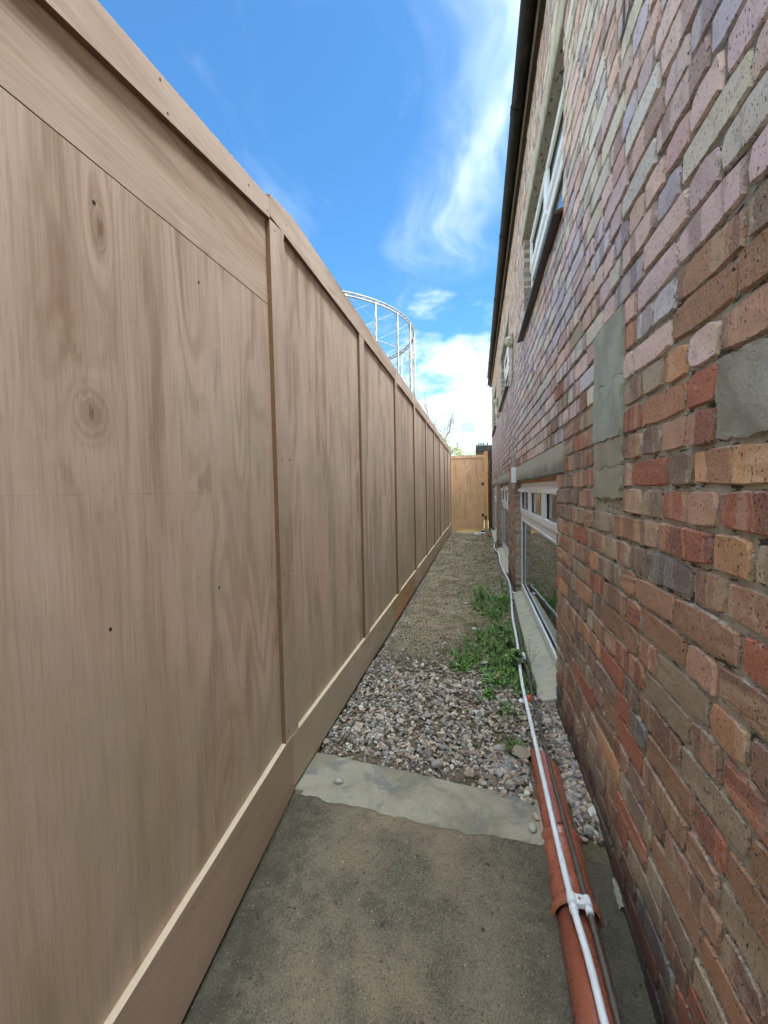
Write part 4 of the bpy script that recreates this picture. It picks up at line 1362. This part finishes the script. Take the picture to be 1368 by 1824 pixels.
SH = thing('tarred_shed', 'dark tarred shed with a ragged flat roof beyond the gate', 'shed', (.8, 17.5, 0))
MB().box(.02, 2.2, 17.05, 19.0, -.1, 2.66).build('wall', M['old_wood'], SH)
b = MB()
b.v = [(-.05, 17.0, 2.90), (2.3, 17.0, 2.98), (2.3, 19.1, 3.1), (-.05, 19.1, 3.05), (-.05, 17.0, 2.66), (2.3, 17.0, 2.66), (2.3, 19.1, 2.68), (-.05, 19.1, 2.68)]
for q in ((0, 1, 2, 3), (7, 6, 5, 4), (0, 4, 5, 1), (1, 5, 6, 2), (2, 6, 7, 3), (3, 7, 4, 0)): b.face(q)
b.build('roof', M['tar'], SH)
for k in range(7):
    x = -.04 + k * .07
    MB().box(x, x + .05, 16.97, 17.02, 2.64 + random.uniform(0, .1), 2.96 + random.uniform(-.02, .07)).build('roof_scrap', M['tar'], SH)

# ------------------------------------------------------------------ gasholder frame
GC = Vector((-42.753, 104.531, 0)); GR = 27.37; GH = H + 40.0
GA = thing('gasholder_frame', 'tall cream lattice ring frame of a gasholder rising behind the fence', 'gasholder', GC)
NC = 24
angs = [math.radians(-37.0 + 15 * k) for k in range(NC)]
def gp(a, z, r=GR): return (GC.x + r * math.cos(a), GC.y + r * math.sin(a), z)
tiers = [GH - 8.0 * k for k in range(5)]
for a_ in angs:
    b = MB()
    # box-section lattice column: two chords with cross plates
    for dr in (-.16, .16):
        b.tube([gp(a_, -.6, GR + dr), gp(a_, GH, GR + dr)], .11, 4)
    for z in np.arange(1, GH, 2.0): b.tube([gp(a_, z, GR - .16), gp(a_, min(z + 2, GH), GR + .16)], .06, 4)
    b.build('column', M['gas_paint'], GA, fixn=False)
for ti, z in enumerate(tiers):
    b = MB(); r1 = .19 if ti == 0 else .10
    for zz, rr in (((z + .35), r1), ((z - .35), r1)) if ti == 0 else ((z, r1),):
        pts = [gp(2 * math.pi * k / 96, zz) for k in range(97)]
        b.tube(pts, rr, 4, caps=False)
    if ti == 0:
        for k in range(96):
            b.tube([gp(2 * math.pi * k / 96, z - .35), gp(2 * math.pi * (k + 1) / 96, z + .35)], .09, 4, caps=False)
    b.build('ring_girder', M['gas_paint'], GA, fixn=False)
for k in range(NC):
    b = MB()
    for ti in range(len(tiers)):
        z0 = tiers[ti]; z1 = tiers[ti + 1] if ti + 1 < len(tiers) else 0
        for s_ in (1, -1):
            pts = [gp(angs[k] + s_ * math.radians(30) * q / 4, z0 + (z1 - z0) * q / 4) for q in range(5)]
            b.tube(pts, .036, 4, caps=False)
    b.build('bracing', M['gas_paint'], GA, fixn=False)

# ------------------------------------------------------------------ distant trees
def bare_tree(x, y, h, label, seed, leafy=0, name='bare_tree', spread=.45):
    rr = random.Random(seed)
    t = thing(name, label, 'tree', (x, y, -.5), 'trees beyond the fence')
    trunk = MB(); crown = MB(); leaves = MB(); tips = []
    def grow(p, d_, L, r, lv):
        pts = [p]; q = Vector(p); dd = Vector(d_)
        for i in range(4):
            dd = (dd + Vector((rr.gauss(0, .12), rr.gauss(0, .12), rr.gauss(.04, .08)))).normalized()
            q = q + dd * L / 4; pts.append(q.copy())
        (trunk if lv == 0 else crown).tube(pts, r, 5 if lv < 2 else 3, rad=[r * (1 - .17 * i) for i in range(5)], caps=False)
        if lv >= 3: tips.extend(pts[1:])
        if lv < 4:
            for _ in range(4 if lv else 6):
                st_ = pts[rr.randrange(2 if lv == 0 else 1, 5)]
                nd = (dd + Vector((rr.gauss(0, spread), rr.gauss(0, spread), rr.gauss(.25, .3)))).normalized()
                grow(st_, nd, L * rr.uniform(.55, .75), r * .48, lv + 1)
    grow(Vector((x, y, -.5)), Vector((0, 0, 1)), h * .42, h * .014, 0)
    trunk.build('trunk', M['twig'], t, fixn=False); crown.build('branches', M['twig'], t, fixn=False)
    if leafy:
        for p in tips:
            for _ in range(leafy):
                c = Vector(p) + Vector((rr.gauss(0, .25), rr.gauss(0, .25), rr.gauss(0, .25))); a_ = rr.uniform(0, 6.28); s_ = rr.uniform(.06, .13)
                u_ = Vector((math.cos(a_), math.sin(a_), rr.gauss(0, .4))) * s_; v_ = Vector((0, rr.gauss(0, .4), 1)).normalized() * s_
                k = len(leaves.v); leaves.v += [tuple(c - u_), tuple(c - v_), tuple(c + u_), tuple(c + v_)]; leaves.face((k, k + 1, k + 2, k + 3))
        leaves.build('crown', M['spring_leaf'], t, fixn=False)
    return t


bare_tree(-8.2, 66, 17.5, 'leafless tree whose thin twigs show over the fence below the gasholder', 3)
bare_tree(-4.2, 58, 9.8, 'pale green spring tree just above the far end of the fence', 5, 3, 'leafy_tree')
bare_tree(-3.0, 62, 9.0, 'sparse yellow green tree over the left half of the gate', 8, 2, 'leafy_tree')
bare_tree(-1.6, 64, 9.6, 'thin greenish sapling over the middle of the gate, left of the shed', 12, 1, 'leafy_tree')

# ------------------------------------------------------------------ weeds
def leaf_blade(b, x, y, z, L, wd, a_, lean, col, segs=3):
    """a bent, folded leaf"""
    k = len(b.v); dx, dy = math.cos(a_), math.sin(a_)
    for i in range(segs + 1):
        t = i / segs; wv = wd * math.sin(math.pi * (t * .85 + .12)); s_ = L * t
        cz2 = z + L * (lean * t - .55 * t * t * (1 - lean * .5)) + .002
        hx = x + dx * s_ * (1 - .25 * lean); hy = y + dy * s_ * (1 - .25 * lean)
        b.v += [(hx - dy * wv, hy + dx * wv, cz2 + wv * .35), (hx, hy, cz2), (hx + dy * wv, hy - dx * wv, cz2 + wv * .35)]
    for i in range(segs):
        o_ = k + i * 3
        b.face((o_, o_ + 1, o_ + 4, o_ + 3), col=col, sm=True); b.face((o_ + 1, o_ + 2, o_ + 5, o_ + 4), col=col, sm=True)


def gcol(dark=0):
    c = random.choice([(.055, .135, .028), (.075, .18, .035), (.09, .19, .04), (.13, .15, .05), (.045, .10, .03), (.11, .19, .05), (.09, .15, .04), (.06, .11, .045)])
    f = random.uniform(1.2, 2.1) * (1 - .3 * dark); return tuple(q * f for q in c)


wb = MB()
clumps = [(.06, 4.75, .14, .30, 60), (.25, 4.5, .11, .32, 110), (.15, 4.15, .10, .14, 45), (.02, 4.3, .12, .15, 22), (.24, 3.60, .11, .22, 110), (.05, 3.35, .14, .25, 90), (-.06, 3.0, .10, .14, 50), (-.10, 2.86, .06, .08, 32),
          (.22, 3.05, .10, .22, 120), (.15, 2.80, .11, .14, 90), (.26, 2.62, .07, .12, 80), (.10, 2.60, .07, .06, 26), (.06, 2.45, .035, .03, 14), (.15, 2.28, .035, .05, 20), (.17, 1.99, .022, .02, 14), (.36, 4.9, .04, .2, 20), (.38, 5.45, .03, .15, 12)]
for (cx_, cy_, sx_, sy_, n) in clumps:
    for _ in range(int(n * 1.45)):
        x = cx_ + random.gauss(0, sx_ * .6); y = cy_ + random.gauss(0, sy_ * .6)
        if x > .335: x = .335 - random.random() * .05
        if x < -.6: continue
        z = gz(x, y); m2 = random.randint(4, 9)
        kind = random.random(); bs = random.uniform(.38, .95)
        for q in range(m2):
            a_ = random.uniform(0, 6.28)
            if kind < .38: leaf_blade(wb, x, y, z, random.uniform(.035, .07) * bs, random.uniform(.006, .012) * bs, a_, random.uniform(.5, 1.3), gcol())
            elif kind < .66:
                hx = x + math.cos(a_) * random.uniform(.0, .03); hy = y + math.sin(a_) * random.uniform(.0, .03)
                leaf_blade(wb, hx, hy, z + random.uniform(.005, .045) * bs, random.uniform(.018, .035) * bs, random.uniform(.007, .012) * bs, a_, random.uniform(.1, .8), gcol())
            else: leaf_blade(wb, x, y, z, random.uniform(.04, .08) * bs, .0022, a_, random.uniform(.9, 1.7), gcol(), 2)
for _ in range(1500):      # thin moss-like sprouts over the soil
    y = 3.0 + 8.5 * random.random() ** 1.5; x = random.uniform(-.6, .35)
    if fb(x, y, 2, 1.5) + .35 * (x > -.1) < .1: continue
    for q in range(3): leaf_blade(wb, x, y, gz(x, y), random.uniform(.008, .022), random.uniform(.003, .005), random.uniform(0, 6.28), random.uniform(.4, 1.2), tuple(q2 * .8 for q2 in gcol()), 2)
o = wb.build('weeds', M['leaf'], fixn=False, center=(0, 0, 0)); tag(o, 'low green weeds growing through soil and gravel beside the sill', 'weeds', kind='stuff')


def weed_plant(x, y, n, L, label, tall=False, wd=.016):
    t = thing('weed_plant', label, 'plant', (x, y, gz(x, y)))
    b = MB(); st_ = MB()
    for q in range(n):
        a_ = q * 2.4 + random.uniform(-.3, .3)
        if tall:
            h_ = random.uniform(.02, .16); leaf_blade(b, x + random.gauss(0, .01), y + random.gauss(0, .01), gz(x, y) + h_, L * random.uniform(.6, 1.1), wd, a_, random.uniform(.2, .7), gcol(), 4)
        else: leaf_blade(b, x, y, gz(x, y) + .004, L * random.uniform(.7, 1.15), wd, a_, random.uniform(.35, .95), gcol(), 5)
    b.build('leaves', M['leaf'], t, fixn=False)
    if tall:
        for q in range(3):
            a_ = random.uniform(0, 6.28); st_.tube([(x, y, gz(x, y)), (x + .01 * math.cos(a_), y + .01 * math.sin(a_), gz(x, y) + .1), (x + .03 * math.cos(a_), y + .03 * math.sin(a_), gz(x, y) + .17)], .002, 5)
        st_.build('stem', M['leaf'], t, fixn=False)
    return t


weed_plant(.225, 3.22, 26, .075, 'bushy broad leaved weed standing taller than the rest beside the first sill', True)
weed_plant(.10, 2.66, 16, .10, 'flat rosette of jagged green leaves at the edge of the gravel')
weed_plant(.235, 2.86, 22, .085, 'dark green leafy weed leaning over the cable by the white sleeve', True, .02)
weed_plant(.03, 4.72, 22, .12, 'grassy tuft at the far end of the weed patch', True, .008)
# wiry stem reaching over the sill
st_ = MB(); lf = MB(); t = thing('wiry_weed', 'thin branching weed stem reaching across the first concrete sill', 'plant', (.31, 2.85, .02))
st_.tube(spline([(.31, 2.80, .02), (.345, 2.85, .06), (.38, 2.93, .07), (.415, 3.0, .08)], 4), .0014, 5)
st_.tube(spline([(.335, 2.83, .05), (.345, 2.95, .09), (.352, 3.05, .13)], 4), .0012, 5)
st_.build('stem', M['leaf'], t, fixn=False)
for (x, y, z) in ((.36, 2.90, .068), (.38, 2.94, .072), (.41, 2.99, .08), (.345, 2.95, .09), (.350, 3.02, .12), (.352, 3.05, .135)):
    for q in range(3): leaf_blade(lf, x, y, z, .016, .004, random.uniform(0, 6.28), .6, gcol(), 2)
lf.build('leaves', M['leaf'], t, fixn=False)
